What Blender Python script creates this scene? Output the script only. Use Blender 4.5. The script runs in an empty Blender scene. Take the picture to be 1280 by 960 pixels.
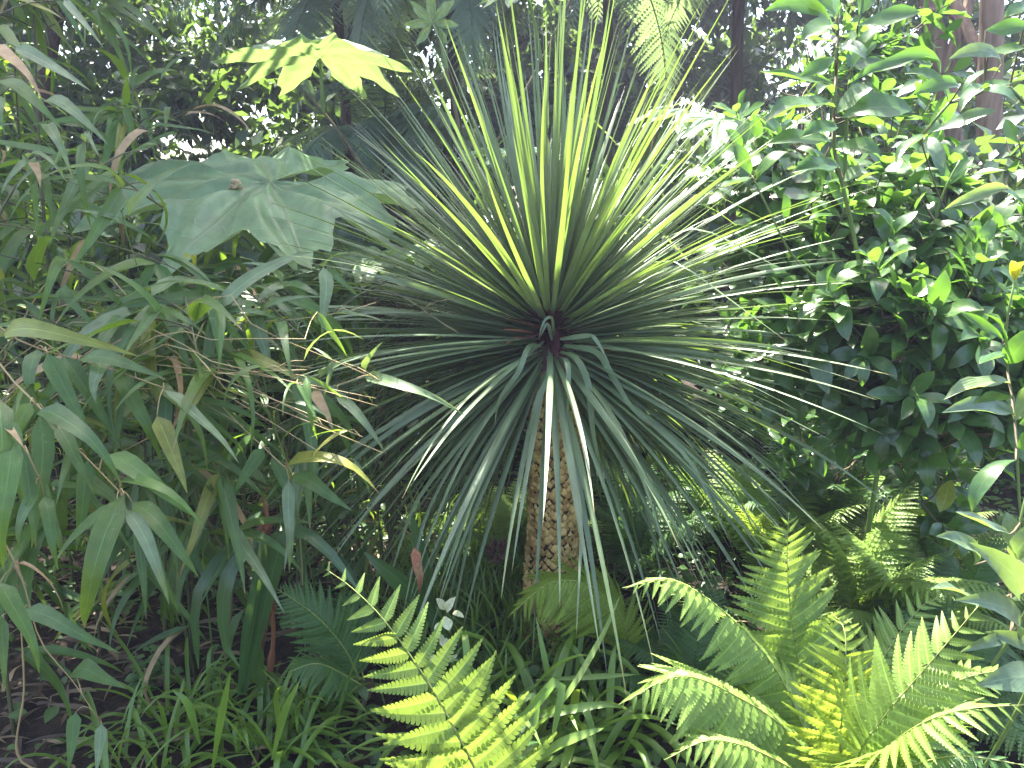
import bpy, math, random
import numpy as np
from mathutils import Vector, Matrix

R = math.radians
SC = bpy.context.scene
COL = SC.collection
random.seed(7)
rng = np.random.default_rng(11)

# ------------------------------------------------------------------ camera, world, sun
FPX = 967.0                      # focal length in pixels of the 1280 px wide photograph
PITCH = R(13.6)
CAM = np.array([0.0, 0.0, 1.6])
cam_d = bpy.data.cameras.new("camera")
cam_d.sensor_width = 36.0
cam_d.lens = 36.0 * FPX / 1280.0
cam_d.clip_end = 500.0
cam_d.clip_start = 0.02
cam = bpy.data.objects.new("camera", cam_d)
cam.location = CAM
cam.rotation_euler = (math.pi / 2 - PITCH, 0, 0)
COL.objects.link(cam)
SC.camera = cam

SUN_EL, SUN_AZ = R(66.0), R(-20.0)       # behind the plants, a little to the left
SUN = np.array([math.sin(SUN_AZ) * math.cos(SUN_EL), math.cos(SUN_AZ) * math.cos(SUN_EL), math.sin(SUN_EL)])
world = bpy.data.worlds.new("World")
SC.world = world
world.use_nodes = True
wn = world.node_tree.nodes
bg = wn["Background"]
sky = wn.new("ShaderNodeTexSky")
sky.sky_type = 'NISHITA'
sky.sun_disc = False
sky.sun_elevation = SUN_EL
sky.sun_rotation = SUN_AZ
sky.air_density = 0.9
sky.dust_density = 3.5
sky.ozone_density = 0.9
world.node_tree.links.new(sky.outputs[0], bg.inputs[0])
bg.inputs[1].default_value = 0.115
sun_d = bpy.data.lights.new("sun", 'SUN')
sun_d.energy = 4.5
sun_d.angle = R(0.53)
sun_d.color = (1.0, 0.955, 0.86)
sun = bpy.data.objects.new("sun", sun_d)
sun.rotation_euler = Vector(SUN).to_track_quat('Z', 'Y').to_euler()
sun.location = (0, 0, 30)
COL.objects.link(sun)
SC.view_settings.view_transform = 'Standard'
SC.view_settings.look = 'None'
SC.view_settings.exposure = 3.15
SC.view_settings.gamma = 1.0
SC.view_settings.use_curve_mapping = False
SC.render.engine = 'CYCLES'
SC.cycles.max_bounces = 8
SC.cycles.diffuse_bounces = 5
SC.cycles.glossy_bounces = 2
SC.cycles.transmission_bounces = 5

# ------------------------------------------------------------------ numeric helpers
CF = np.array([0, math.cos(PITCH), -math.sin(PITCH)])
CU = np.array([0, math.sin(PITCH), math.cos(PITCH)])
CR = np.array([1.0, 0, 0])


def W(px, py, Y):
    """World point seen at photograph pixel (px, py) whose ground distance is Y metres."""
    d = CF + CR * ((px - 640) / FPX) + CU * ((480 - py) / FPX)
    return CAM + d * (Y / d[1])


def pix(P):
    d = np.asarray(P) - CAM
    z = d @ CF
    return 640 + FPX * (d @ CR) / z, 480 - FPX * (d @ CU) / z


def nrm(v):
    v = np.asarray(v, float)
    return v / np.maximum(np.linalg.norm(v, axis=-1, keepdims=True), 1e-9)


def smooth_path(pts, n):
    """Catmull-Rom curve through the points, resampled to n points of even length."""
    P = np.asarray(pts, float)
    if len(P) == 2:
        t = np.linspace(0, 1, n)[:, None]
        return P[0] * (1 - t) + P[1] * t
    Q = np.vstack([2 * P[0] - P[1], P, 2 * P[-1] - P[-2]])
    out = []
    for i in range(len(P) - 1):
        p0, p1, p2, p3 = Q[i:i + 4]
        t = np.linspace(0, 1, 12, endpoint=False)[:, None]
        out.append(.5 * (2 * p1 + (p2 - p0) * t + (2 * p0 - 5 * p1 + 4 * p2 - p3) * t ** 2 + (3 * p1 - p0 - 3 * p2 + p3) * t ** 3))
    out.append(P[-1][None])
    C = np.vstack(out)
    s = np.r_[0, np.cumsum(np.linalg.norm(np.diff(C, axis=0), axis=1))]
    u = np.linspace(0, s[-1], n)
    return np.stack([np.interp(u, s, C[:, k]) for k in range(3)], 1)


def tangents(P):
    return nrm(np.gradient(P, axis=0))


def bake(tri_v):
    return tri_v


def merge(parts):
    V, T, U = [], [], []
    o = 0
    for v, t, u in parts:
        V.append(v); T.append(t + o); U.append(u)
        o += len(v)
    return np.vstack(V), np.vstack(T), np.vstack(U)


def mesh_np(name, geo, mat=None):
    V, T, U = geo
    me = bpy.data.meshes.new(name)
    m = len(T)
    me.vertices.add(len(V))
    me.vertices.foreach_set('co', np.ascontiguousarray(V, np.float32).ravel())
    me.loops.add(m * 3)
    me.loops.foreach_set('vertex_index', np.ascontiguousarray(T, np.int32).ravel())
    me.polygons.add(m)
    me.polygons.foreach_set('loop_start', np.arange(0, m * 3, 3, dtype=np.int32))
    me.polygons.foreach_set('use_smooth', np.ones(m, bool))
    uv = me.uv_layers.new(name='UVMap')
    uv.data.foreach_set('uv', np.ascontiguousarray(U[T.ravel()], np.float32).ravel())
    me.update(calc_edges=True)
    if mat:
        me.materials.append(mat)
    return me


def ribbon(P, w, side, fold=0.25):
    """Blade along P: three points across (edge, midrib, edge)."""
    n = len(P)
    T = tangents(P)
    side = nrm(side - T * np.sum(side * T, 1, keepdims=True))
    N = np.cross(side, T)
    h = (w / 2)[:, None]
    f = np.broadcast_to(np.asarray(fold, float), (n,))[:, None]
    V = np.stack([P - side * h + N * h * f, P, P + side * h + N * h * f], 1).reshape(-1, 3)
    tt = np.linspace(0, 1, n)
    U = np.stack([np.tile([0, .5, 1.0], n), np.repeat(tt, 3)], 1)
    i = np.arange(n - 1)[:, None] * 3
    F = np.concatenate([i + [0, 1, 4], i + [0, 4, 3], i + [1, 2, 5], i + [1, 5, 4]])
    return V, F, U


def tube(P, r, k=6):
    P = np.asarray(P, float)
    n = len(P)
    r = np.broadcast_to(np.asarray(r, float), (n,))
    T = tangents(P)
    ref = np.array([0.31, 0.17, 0.93]) if abs(T[0] @ np.array([0.31, 0.17, 0.93])) < .9 else np.array([1.0, 0, 0])
    A = nrm(np.cross(T, ref)); B = np.cross(T, A)
    a = np.arange(k) * 2 * math.pi / k
    V = (P[:, None] + r[:, None, None] * (A[:, None] * np.cos(a)[None, :, None] + B[:, None] * np.sin(a)[None, :, None])).reshape(-1, 3)
    U = np.stack([np.tile(a / 6.283, n), np.repeat(np.linspace(0, 1, n), k)], 1)
    F = []
    for i in range(n - 1):
        for j in range(k):
            a0, b0 = i * k + j, i * k + (j + 1) % k
            F += [(a0, b0, b0 + k), (a0, b0 + k, a0 + k)]
    c = len(V)
    V = np.vstack([V, P[-1]])
    U = np.vstack([U, [0, 1]])
    for j in range(k):
        F.append(((n - 1) * k + j, (n - 1) * k + (j + 1) % k, c))
    return V, np.array(F), U


# leaf templates: unit length along +Y, upper face +Z, chord from the origin to (0,1,0)
def leaf_tpl(prof, wl, bulge=0.08, fold=0.25, n=9, wave=0.0, twist=0.0, tipbend=0.0):
    t = np.linspace(0, 1, n)
    z = bulge * 4 * t * (1 - t) - tipbend * t ** 3
    P = np.stack([wave * np.sin(t * 7) * .5, t, z], 1)
    P[:, 2] -= P[-1, 2] * t
    ang = twist * t
    side = np.stack([np.cos(ang), np.zeros(n), np.sin(ang)], 1)
    w = wl * prof(t)
    f = fold * (1 + .6 * np.sin(t * 9 + wave * 40))
    V, F, U = ribbon(P, w, side, f)
    return V, F, U


def lance(t):
    return np.clip(np.minimum(1, (t / .12) ** .7) * np.clip((1 - t) / .72, 0, 1) ** .8, .012, None) * 1.0


def ellip(t):
    return np.clip(np.sin(np.pi * np.clip(t, 0, 1) ** 1.15) ** .75, .03, None)


def obov(t):
    return np.clip(np.sin(np.pi * t ** 1.5) ** .8, .04, None)


def strap(t):
    return np.clip(np.minimum(.7 + t * 1.5, 1) * np.clip((1 - t) / .35, 0, 1) ** .6, .03, None)


def basis(d, nh, L, wx=1.0, tz=None):
    """4x4 placing a unit template: +Y along d (scaled L), +Z near nh."""
    y = nrm(d)
    x = nrm(np.cross(y, nh))
    z = np.cross(x, y)
    return x * L * wx, y * L, z * (L if tz is None else tz)


def mat4(p, d, nh, L, wx=1.0):
    x, y, z = basis(d, nh, L, wx)
    return Matrix(((x[0], y[0], z[0], p[0]), (x[1], y[1], z[1], p[1]), (x[2], y[2], z[2], p[2]), (0, 0, 0, 1)))


def scatter(tpl, p, d, nh, L, wx=1.0):
    """Many copies of one template joined: p, d, nh (N,3), L (N,)."""
    V, F, U = tpl
    N = len(p)
    y = nrm(d); x = nrm(np.cross(y, nh)); z = np.cross(x, y)
    L = np.broadcast_to(np.asarray(L, float), (N,))[:, None, None]
    wx = np.broadcast_to(np.asarray(wx, float), (N,))[:, None, None]
    G = p[:, None] + L * (V[None, :, 0:1] * wx * x[:, None] + V[None, :, 1:2] * y[:, None] + V[None, :, 2:3] * z[:, None])
    FF = (F[None] + (np.arange(N) * len(V))[:, None, None]).reshape(-1, 3)
    return G.reshape(-1, 3), FF, np.tile(U, (N, 1))


# ------------------------------------------------------------------ materials
MATS = {}


def nodes_mat(name):
    m = bpy.data.materials.new(name)
    m.use_nodes = True
    nt = m.node_tree
    nt.nodes.clear()
    out = nt.nodes.new("ShaderNodeOutputMaterial")
    MATS[name] = m
    return m, nt, out


def leaf_mat(name, cols, trans, tf=0.4, rough=0.42, vein='midrib', vcol=None, spec=0.5, spots=0.0, tipbrown=0.0, edge=0.0, nveins=26.0):
    m, nt, out = nodes_mat(name)
    N = nt.nodes.new; L = nt.links.new
    geo = N("ShaderNodeNewGeometry"); oi = N("ShaderNodeObjectInfo")
    add = N("ShaderNodeMath"); add.operation = 'ADD'
    L(geo.outputs['Random Per Island'], add.inputs[0]); L(oi.outputs['Random'], add.inputs[1])
    fr = N("ShaderNodeMath"); fr.operation = 'FRACT'
    L(add.outputs[0], fr.inputs[0])
    ramp = N("ShaderNodeValToRGB")
    el = ramp.color_ramp.elements
    while len(el) < len(cols):
        el.new(0.5)
    for i, c in enumerate(cols):
        el[i].position = i / max(1, len(cols) - 1)
        el[i].color = (*c, 1)
    L(fr.outputs[0], ramp.inputs[0])
    tc = N("ShaderNodeTexCoord")
    noi = N("ShaderNodeTexNoise"); noi.inputs['Scale'].default_value = 9.0; noi.inputs['Detail'].default_value = 4
    L(tc.outputs['Object'], noi.inputs['Vector'])
    mr = N("ShaderNodeMapRange"); mr.inputs[1].default_value = .3; mr.inputs[2].default_value = .7
    mr.inputs[3].default_value = .72; mr.inputs[4].default_value = 1.25
    L(noi.outputs[0], mr.inputs[0])
    mul = N("ShaderNodeMix"); mul.data_type = 'RGBA'; mul.blend_type = 'MULTIPLY'; mul.inputs[0].default_value = 1
    L(ramp.outputs[0], mul.inputs[6]); L(mr.outputs[0], mul.inputs[7])
    col = mul.outputs[2]
    sep = N("ShaderNodeSeparateXYZ"); L(tc.outputs['UV'], sep.inputs[0])
    bumpsrc = None
    ab = N("ShaderNodeMath"); ab.operation = 'SUBTRACT'; ab.inputs[1].default_value = .5
    L(sep.outputs[0], ab.inputs[0])
    ab2 = N("ShaderNodeMath"); ab2.operation = 'ABSOLUTE'; L(ab.outputs[0], ab2.inputs[0])

    def band(inp, lo, hi, a, b):
        r = N("ShaderNodeMapRange"); r.inputs[1].default_value = lo; r.inputs[2].default_value = hi
        r.inputs[3].default_value = a; r.inputs[4].default_value = b
        L(inp, r.inputs[0])
        return r.outputs[0]

    def mixc(fac, c):
        nonlocal col
        x = N("ShaderNodeMix"); x.data_type = 'RGBA'
        L(fac, x.inputs[0]); L(col, x.inputs[6]); x.inputs[7].default_value = (*c, 1)
        col = x.outputs[2]
    if vein in ('midrib', 'both'):
        mixc(band(ab2.outputs[0], .012, .045, .75, 0), vcol or tuple(min(1, c * 2.0 + .02) for c in cols[0]))
    if vein in ('parallel', 'both'):
        w = N("ShaderNodeMath"); w.operation = 'MULTIPLY'; w.inputs[1].default_value = nveins * 6.283
        L(sep.outputs[0], w.inputs[0])
        s = N("ShaderNodeMath"); s.operation = 'SINE'; L(w.outputs[0], s.inputs[0])
        bumpsrc = s.outputs[0]
        r = band(s.outputs[0], -1, 1, .86, 1.1)
        x = N("ShaderNodeMix"); x.data_type = 'RGBA'; x.blend_type = 'MULTIPLY'; x.inputs[0].default_value = 1
        L(col, x.inputs[6]); L(r, x.inputs[7]); col = x.outputs[2]
    if vein == 'side':
        mixc(band(ab2.outputs[0], .012, .04, .8, 0), vcol or tuple(min(1, c * 2.0 + .02) for c in cols[0]))
        k = N("ShaderNodeMath"); k.operation = 'MULTIPLY_ADD'; k.inputs[1].default_value = -9.0
        L(ab2.outputs[0], k.inputs[0])
        y = N("ShaderNodeMath"); y.operation = 'MULTIPLY'; y.inputs[1].default_value = 12.0
        L(sep.outputs[1], y.inputs[0]); L(y.outputs[0], k.inputs[2])
        f = N("ShaderNodeMath"); f.operation = 'PINGPONG'; f.inputs[1].default_value = .5
        L(k.outputs[0], f.inputs[0])
        bumpsrc = f.outputs[0]
        mixc(band(f.outputs[0], .0, .12, .35, 0), vcol or tuple(min(1, c * 1.8 + .02) for c in cols[0]))
    if edge:
        mixc(band(ab2.outputs[0], .40, .5, 0, edge), (0.22, 0.26, 0.08))
    if tipbrown:
        n2 = N("ShaderNodeMath"); n2.operation = 'MULTIPLY_ADD'; n2.inputs[1].default_value = .10
        L(fr.outputs[0], n2.inputs[0]); L(sep.outputs[1], n2.inputs[2])
        mixc(band(n2.outputs[0], 1.0, 1.05, 0, tipbrown), (0.25, 0.17, 0.07))
    if spots:
        n3 = N("ShaderNodeTexNoise"); n3.inputs['Scale'].default_value = 38; n3.inputs['Detail'].default_value = 3
        L(tc.outputs['Object'], n3.inputs['Vector'])
        mixc(band(n3.outputs[0], .62, .72, 0, spots), (0.22, 0.22, 0.10))
    p = N("ShaderNodeBsdfPrincipled")
    L(col, p.inputs['Base Color'])
    p.inputs['Roughness'].default_value = rough
    p.inputs['Specular IOR Level'].default_value = spec
    if bumpsrc is not None:
        b = N("ShaderNodeBump"); b.inputs['Strength'].default_value = .25; b.inputs['Distance'].default_value = .001
        L(bumpsrc, b.inputs['Height']); L(b.outputs[0], p.inputs['Normal'])
    tr = N("ShaderNodeBsdfTranslucent")
    tm = N("ShaderNodeMix"); tm.data_type = 'RGBA'; tm.blend_type = 'MIX'; tm.inputs[0].default_value = .8
    L(col, tm.inputs[6]); tm.inputs[7].default_value = (*trans, 1)
    L(tm.outputs[2], tr.inputs[0])
    mx = N("ShaderNodeMixShader"); mx.inputs[0].default_value = tf
    L(p.outputs[0], mx.inputs[1]); L(tr.outputs[0], mx.inputs[2]); L(mx.outputs[0], out.inputs[0])
    return m


def plain_mat(name, c1, c2, scale=12.0, rough=.8, bump=.4, stretch=(1, 1, 1), detail=6, dist=.01, island=0.0, spec=.3):
    m, nt, out = nodes_mat(name)
    N = nt.nodes.new; L = nt.links.new
    tc = N("ShaderNodeTexCoord"); mp = N("ShaderNodeMapping"); mp.inputs['Scale'].default_value = stretch
    L(tc.outputs['Object'], mp.inputs[0])
    noi = N("ShaderNodeTexNoise"); noi.inputs['Scale'].default_value = scale; noi.inputs['Detail'].default_value = detail
    L(mp.outputs[0], noi.inputs['Vector'])
    ramp = N("ShaderNodeValToRGB")
    ramp.color_ramp.elements[0].position = .32; ramp.color_ramp.elements[0].color = (*c1, 1)
    ramp.color_ramp.elements[1].position = .68; ramp.color_ramp.elements[1].color = (*c2, 1)
    src = noi.outputs[0]
    if island:
        geo = N("ShaderNodeNewGeometry"); oi = N("ShaderNodeObjectInfo")
        a = N("ShaderNodeMath"); a.operation = 'ADD'
        L(geo.outputs['Random Per Island'], a.inputs[0]); L(oi.outputs['Random'], a.inputs[1])
        f = N("ShaderNodeMath"); f.operation = 'FRACT'; L(a.outputs[0], f.inputs[0])
        x = N("ShaderNodeMix"); x.inputs[0].default_value = island
        L(src, x.inputs[2]); L(f.outputs[0], x.inputs[3]); src = x.outputs[0]
    L(src, ramp.inputs[0])
    p = N("ShaderNodeBsdfPrincipled"); p.inputs['Roughness'].default_value = rough; p.inputs['Specular IOR Level'].default_value = spec
    L(ramp.outputs[0], p.inputs['Base Color'])
    if bump:
        b = N("ShaderNodeBump"); b.inputs['Strength'].default_value = bump; b.inputs['Distance'].default_value = dist
        L(noi.outputs[0], b.inputs['Height']); L(b.outputs[0], p.inputs['Normal'])
    L(p.outputs[0], out.inputs[0])
    return m


M_cord = leaf_mat('cordyline_leaf', [(.118, .168, .092), (.140, .188, .110), (.105, .158, .068)], (.24, .38, .035), tf=.30, rough=.33, vein='parallel', nveins=7, edge=.35, tipbrown=.6)
M_bam = leaf_mat('bamboo_leaf', [(.044, .100, .022), (.066, .132, .026), (.036, .086, .028), (.078, .126, .022)], (.24, .40, .02), tf=.36, rough=.36, spec=.4, vein='both', spots=.45, tipbrown=.8, nveins=9)
M_bamy = leaf_mat('bamboo_leaf_yellowing', [(.15, .19, .03), (.20, .20, .04)], (.34, .40, .03), tf=.4, rough=.4, vein='both', spots=.5, tipbrown=.9, nveins=9)
M_bamp = leaf_mat('bamboo_leaf_pale', [(.12, .18, .08), (.14, .19, .10)], (.28, .40, .06), tf=.4, rough=.34, vein='both', nveins=9)
M_bamd = leaf_mat('bamboo_leaf_dry', [(.30, .21, .10), (.36, .25, .13), (.24, .15, .07)], (.45, .30, .12), tf=.3, rough=.6, vein='parallel', nveins=8)
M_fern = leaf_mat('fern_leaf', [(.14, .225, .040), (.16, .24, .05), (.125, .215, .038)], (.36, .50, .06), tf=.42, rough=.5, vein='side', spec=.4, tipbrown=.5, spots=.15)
M_fernd = leaf_mat('fern_leaf_shade', [(.045, .105, .03), (.06, .125, .035)], (.20, .36, .05), tf=.4, rough=.5, vein='midrib', spec=.4)  # darker copy of the fern leaf, shade put into the colour
M_ferny = leaf_mat('fern_leaf_lit', [(.16, .24, .03), (.18, .25, .035)], (.42, .54, .05), tf=.5, rough=.5, vein='midrib', spec=.4)  # brighter yellow copy, backlight put into the fern leaf colour
M_tfern = leaf_mat('tree_fern_leaf', [(.085, .135, .085), (.10, .15, .09), (.07, .12, .07)], (.26, .38, .12), tf=.4, rough=.5, vein='none', spec=.4)
M_shr = leaf_mat('glossy_shrub_leaf', [(.030, .078, .022), (.046, .096, .024), (.034, .082, .030)], (.18, .40, .03), tf=.36, rough=.28, vein='side', vcol=(.09, .15, .05), spec=.6, spots=.25, tipbrown=.5)
M_shrg = leaf_mat('grey_green_shrub_leaf', [(.085, .135, .075), (.10, .15, .085)], (.26, .40, .05), tf=.32, rough=.3, vein='side', vcol=(.17, .22, .12), spec=.6)
M_tet = leaf_mat('big_palmate_leaf', [(.155, .245, .115), (.175, .265, .125)], (.27, .42, .09), tf=.32, rough=.42, vein='none', spec=.4)
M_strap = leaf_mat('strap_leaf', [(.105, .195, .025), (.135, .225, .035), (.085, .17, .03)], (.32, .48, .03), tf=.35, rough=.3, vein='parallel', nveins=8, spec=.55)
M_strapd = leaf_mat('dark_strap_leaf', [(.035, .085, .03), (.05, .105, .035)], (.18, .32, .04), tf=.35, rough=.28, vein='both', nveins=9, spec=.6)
M_herb = leaf_mat('herb_leaf', [(.06, .13, .04), (.08, .155, .05), (.05, .115, .04)], (.24, .40, .05), tf=.4, rough=.5, vein='side')
M_cover = leaf_mat('ground_cover_leaf', [(.045, .10, .025), (.065, .13, .03), (.035, .085, .03)], (.22, .38, .04), tf=.38, rough=.4, vein='midrib')
M_wood_l = leaf_mat('woodland_leaf', [(.03, .06, .03), (.045, .08, .03), (.025, .055, .035)], (.18, .30, .04), tf=.35, rough=.42, vein='midrib')
M_can = leaf_mat('canopy_leaf', [(.035, .07, .025), (.05, .09, .03)], (.16, .27, .03), tf=.3, rough=.45, vein='midrib')
M_sunleaf = leaf_mat('sunlit_pale_leaf', [(.50, .53, .30), (.60, .60, .40)], (.6, .6, .3), tf=.3, rough=.6, vein='side', vcol=(.4, .42, .25))  # near-white colour stands in for direct sun on pale leaves
M_scale = plain_mat('trunk_scale_bark', (.32, .185, .06), (.64, .44, .175), scale=40, rough=.75, bump=.5, island=.55, dist=.004)
M_core = plain_mat('trunk_core_bark', (.03, .02, .012), (.07, .045, .025), scale=30, rough=.9)
M_stem = plain_mat('straw_cane', (.26, .19, .085), (.42, .33, .16), scale=8, rough=.5, bump=.1, stretch=(1, 1, .3), island=.4)
M_cane = plain_mat('dull_green_cane', (.045, .05, .02), (.10, .095, .04), scale=8, rough=.55, bump=.1, stretch=(1, 1, .3), island=.4)
M_gstem = plain_mat('green_stem', (.07, .12, .03), (.13, .18, .05), scale=10, rough=.5, bump=.1)
M_rachis = plain_mat('fern_rachis', (.16, .20, .05), (.24, .27, .08), scale=20, rough=.5, bump=.1)
M_bark = plain_mat('grey_brown_bark', (.10, .065, .042), (.25, .17, .115), scale=9, rough=.9, bump=.8, stretch=(3, 3, .5), dist=.02)
M_bark2 = plain_mat('dark_fibrous_bark', (.03, .022, .016), (.08, .055, .04), scale=14, rough=.95, bump=.9, stretch=(4, 4, .6), dist=.02)
M_twig = plain_mat('brown_twig', (.06, .045, .03), (.12, .10, .05), scale=20, rough=.8)
M_red = plain_mat('russet_dead_leaf', (.09, .035, .018), (.24, .10, .05), scale=22, rough=.7, stretch=(1, 1, .25), island=.4)
M_soil = plain_mat('dark_soil', (.010, .007, .005), (.032, .022, .014), scale=18, rough=.95, bump=1.0, dist=.03)
M_snail = plain_mat('snail_shell_brown', (.20, .13, .06), (.45, .34, .18), scale=60, rough=.4, bump=.1)
M_heart = plain_mat('maroon_leaf_base', (.03, .010, .012), (.08, .025, .03), scale=30, rough=.6)


# ------------------------------------------------------------------ object helpers
def empty(name, loc, label, cat, group=None):
    o = bpy.data.objects.new(name, None)
    o.empty_display_size = .1
    o.location = loc
    COL.objects.link(o)
    tag(o, label, cat, group)
    return o


def tag(o, label, cat, group=None):
    o['label'] = label
    o['category'] = cat
    if group:
        o['group'] = group
    return o


def link(name, me, parent=None, M=None, mat=None):
    o = bpy.data.objects.new(name, me)
    if parent is not None:
        o.parent = parent
    if M is not None:
        o.matrix_basis = M
    COL.objects.link(o)
    return o


def off(root):
    """Matrix for a mesh built in world coordinates under an unrotated root."""
    return Matrix.Translation(-Vector(root.location))


def wpart(name, geo, mat, root, label=None):
    o = link(name, mesh_np(name, geo, mat), root, off(root))
    if label:
        o['label'] = label
    return o


def lpart(name, me, root, M4, sub=False):
    """A leaf-like piece placed by a world matrix under a thing (or under a wpart of it)."""
    return link(name, me, root, M4 if sub else off(root) @ M4)


def add_twigs(tw, mat, root):
    if len(tw) <= 15:
        for t in tw:
            wpart('twig', t, mat, root)
    else:
        wpart('twig', merge(tw), mat, root)['kind'] = 'stuff'


def structure(name, geo, mat):
    o = link(name, mesh_np(name, geo, mat))
    o['kind'] = 'structure'
    return o


def stuff(name, geo, mat, root=None):
    o = link(name, mesh_np(name, geo, mat), root, off(root) if root else None)
    o['kind'] = 'stuff'
    return o


# ------------------------------------------------------------------ ground
def ground_z(x, y):
    return (0.03 * np.sin(x * 2.3 + 1) * np.cos(y * 1.9) + 0.02 * np.sin(x * 5.1 + y * 4.3))


def build_ground():
    xs = np.concatenate([[-120, -40, -14], np.linspace(-7, 7, 90), [14, 40, 120]])
    ys = np.concatenate([[-60, -20, -5], np.linspace(-1, 11, 80), [20, 50, 160]])
    X, Y = np.meshgrid(xs, ys)
    Z = ground_z(X, Y) - .01
    V = np.stack([X, Y, Z], -1).reshape(-1, 3)
    nx = len(xs)
    F = []
    for j in range(len(ys) - 1):
        for i in range(nx - 1):
            a = j * nx + i
            F += [(a, a + 1, a + nx + 1), (a, a + nx + 1, a + nx)]
    return V, np.array(F), V[:, :2] * .1


structure('ground', build_ground(), M_soil)

# ------------------------------------------------------------------ trees, canopy, woodland
DIAMOND = (np.array([[0, 0, 0], [-.26, .42, .05], [0, .45, 0], [.26, .42, .05], [0, 1, -.06]], float),
           np.array([[0, 2, 1], [1, 2, 4], [0, 3, 2], [2, 3, 4]]), np.array([[.5, 0], [0, .45], [.5, .45], [1, .45], [.5, 1]]))
LONGD = (np.array([[0, 0, 0], [-.09, .35, .02], [0, .38, 0], [.09, .35, .02], [0, 1, -.12]], float),
         DIAMOND[1], DIAMOND[2])


def cloud(centers, radii, n, size, tpl=DIAMOND, squash=.75, droop=.3, wx=1.0, shell=.5, seed=1, gaps=()):
    """Leaves spread through clumps: centres (K,3), radii (K,), n leaves in all."""
    g = np.random.default_rng(seed)
    K = len(centers)
    pr = np.asarray(radii, float) ** 2
    k = g.choice(K, n, p=pr / pr.sum())
    u = nrm(g.normal(size=(n, 3)))
    rad = g.random(n) ** shell
    p = np.asarray(centers)[k] + u * (rad * np.asarray(radii)[k])[:, None] * np.array([1, 1, squash])
    d = nrm(g.normal(size=(n, 3)) * .8 + u * .7 + np.array([0, 0, -droop]))
    nh = nrm(g.normal(size=(n, 3)) * .55 + np.array([0, 0, 1.0]))
    L = size * (.6 + .8 * g.random(n))
    keep = np.ones(n, bool)
    for q, r in gaps:                                  # openings in the crown that let sun through
        v = p - q
        keep &= np.linalg.norm(v - (v @ SUN)[:, None] * SUN, axis=1) > r
    return scatter(tpl, p[keep], d[keep], nh[keep], L[keep], wx)


def tree(name, label, base, path, r0, clumps, n, size, bark, leafmat, cat='tree', tpl=DIAMOND, limbs=5, seed=1, extra_limb=None, group=None, droop=.3, squash=.75, gaps=()):
    root = empty(name, base, label, cat, group)
    P = smooth_path(path, 22)
    t = np.linspace(0, 1, 22)
    parts = [tube(P, r0 * (1 + .5 * np.exp(-t * 22)) * (1 - .65 * t), 10)]
    g = np.random.default_rng(seed)
    cs = np.array([c[:3] for c in clumps]); rs = np.array([c[3] for c in clumps])
    wpart('trunk', parts[0], bark, root)
    for i in range(min(limbs, len(clumps))):
        c = cs[i % len(cs)]
        j = g.integers(11, 19)
        a = P[j]
        mid = (a + c) / 2 + g.normal(size=3) * .12 + np.array([0, 0, .15])
        Q = smooth_path([a, mid, c], 10)
        lb = [tube(Q, r0 * .4 * (1 - .8 * np.linspace(0, 1, 10)), 6)]
        for _ in range(4):
            e = c + nrm(g.normal(size=3)) * rs[i % len(cs)] * .8
            lb.append(tube(smooth_path([Q[6], (Q[6] + e) / 2 + g.normal(size=3) * .06, e], 6), r0 * .12 * (1 - .8 * np.linspace(0, 1, 6)), 4))
        wpart('limb', merge(lb), bark, root)
    if extra_limb is not None:
        for Q, r in extra_limb:
            Q = smooth_path(Q, 12)
            wpart('limb', tube(Q, r * (1 - .6 * np.linspace(0, 1, 12)), 7), bark, root)
    if n:
        wpart('crown', cloud(cs, rs, n, size, tpl, droop=droop, seed=seed, squash=squash, gaps=gaps), leafmat, root)
    return root


def toward_sun(p, z):
    p = np.asarray(p, float)
    return p + SUN * ((z - p[2]) / SUN[2])


def shade(px, py, Y, z, r):
    """A crown clump whose shadow falls on the point seen at (px, py, Y)."""
    c = toward_sun(W(px, py, Y), z)
    return (*c, r)


# two trunks at upper right; their crowns spread above the frame
a0 = W(1235, 60, 4.6)
tree('broadleaf_tree', 'straight brown-grey tree trunk at the right edge behind the shrub', (a0[0] + .08, 4.6, 0),
     [(a0[0] + .08, 4.6, -.05), W(1238, 350, 4.6), W(1236, 150, 4.6), W(1240, 0, 4.6), W(1235, -200, 4.7), W(1200, -420, 4.8)], .10,
     [(2.9, 6.2, 4.3, .8), (2.2, 6.4, 5.2, .8), (3.6, 5.6, 5.0, .8)], 2600, .13, M_bark, M_can, limbs=3, seed=3)
b0 = W(1185, 130, 4.9)
tree('forked_tree', 'leaning grey-brown tree trunk that forks beside the straighter trunk', (b0[0] + .2, 4.9, 0),
     [(b0[0] + .2, 4.9, -.05), W(1195, 300, 4.9), W(1184, 130, 4.9), W(1170, 50, 4.9), W(1150, -40, 4.9), W(1110, -200, 5.0)], .10,
     [(2.4, 6.6, 4.6, .8), (1.6, 6.8, 5.4, .7)], 1800, .13, M_bark, M_can, limbs=2, seed=4,
     extra_limb=[([W(1180, 95, 4.88), W(1198, 45, 4.86), W(1212, 0, 4.9), W(1225, -80, 4.9)], .045),
                 ([W(1183, 110, 4.86), W(1200, 60, 4.8), W(1190, 20, 4.8), W(1150, 10, 4.7)], .02)])

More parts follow.
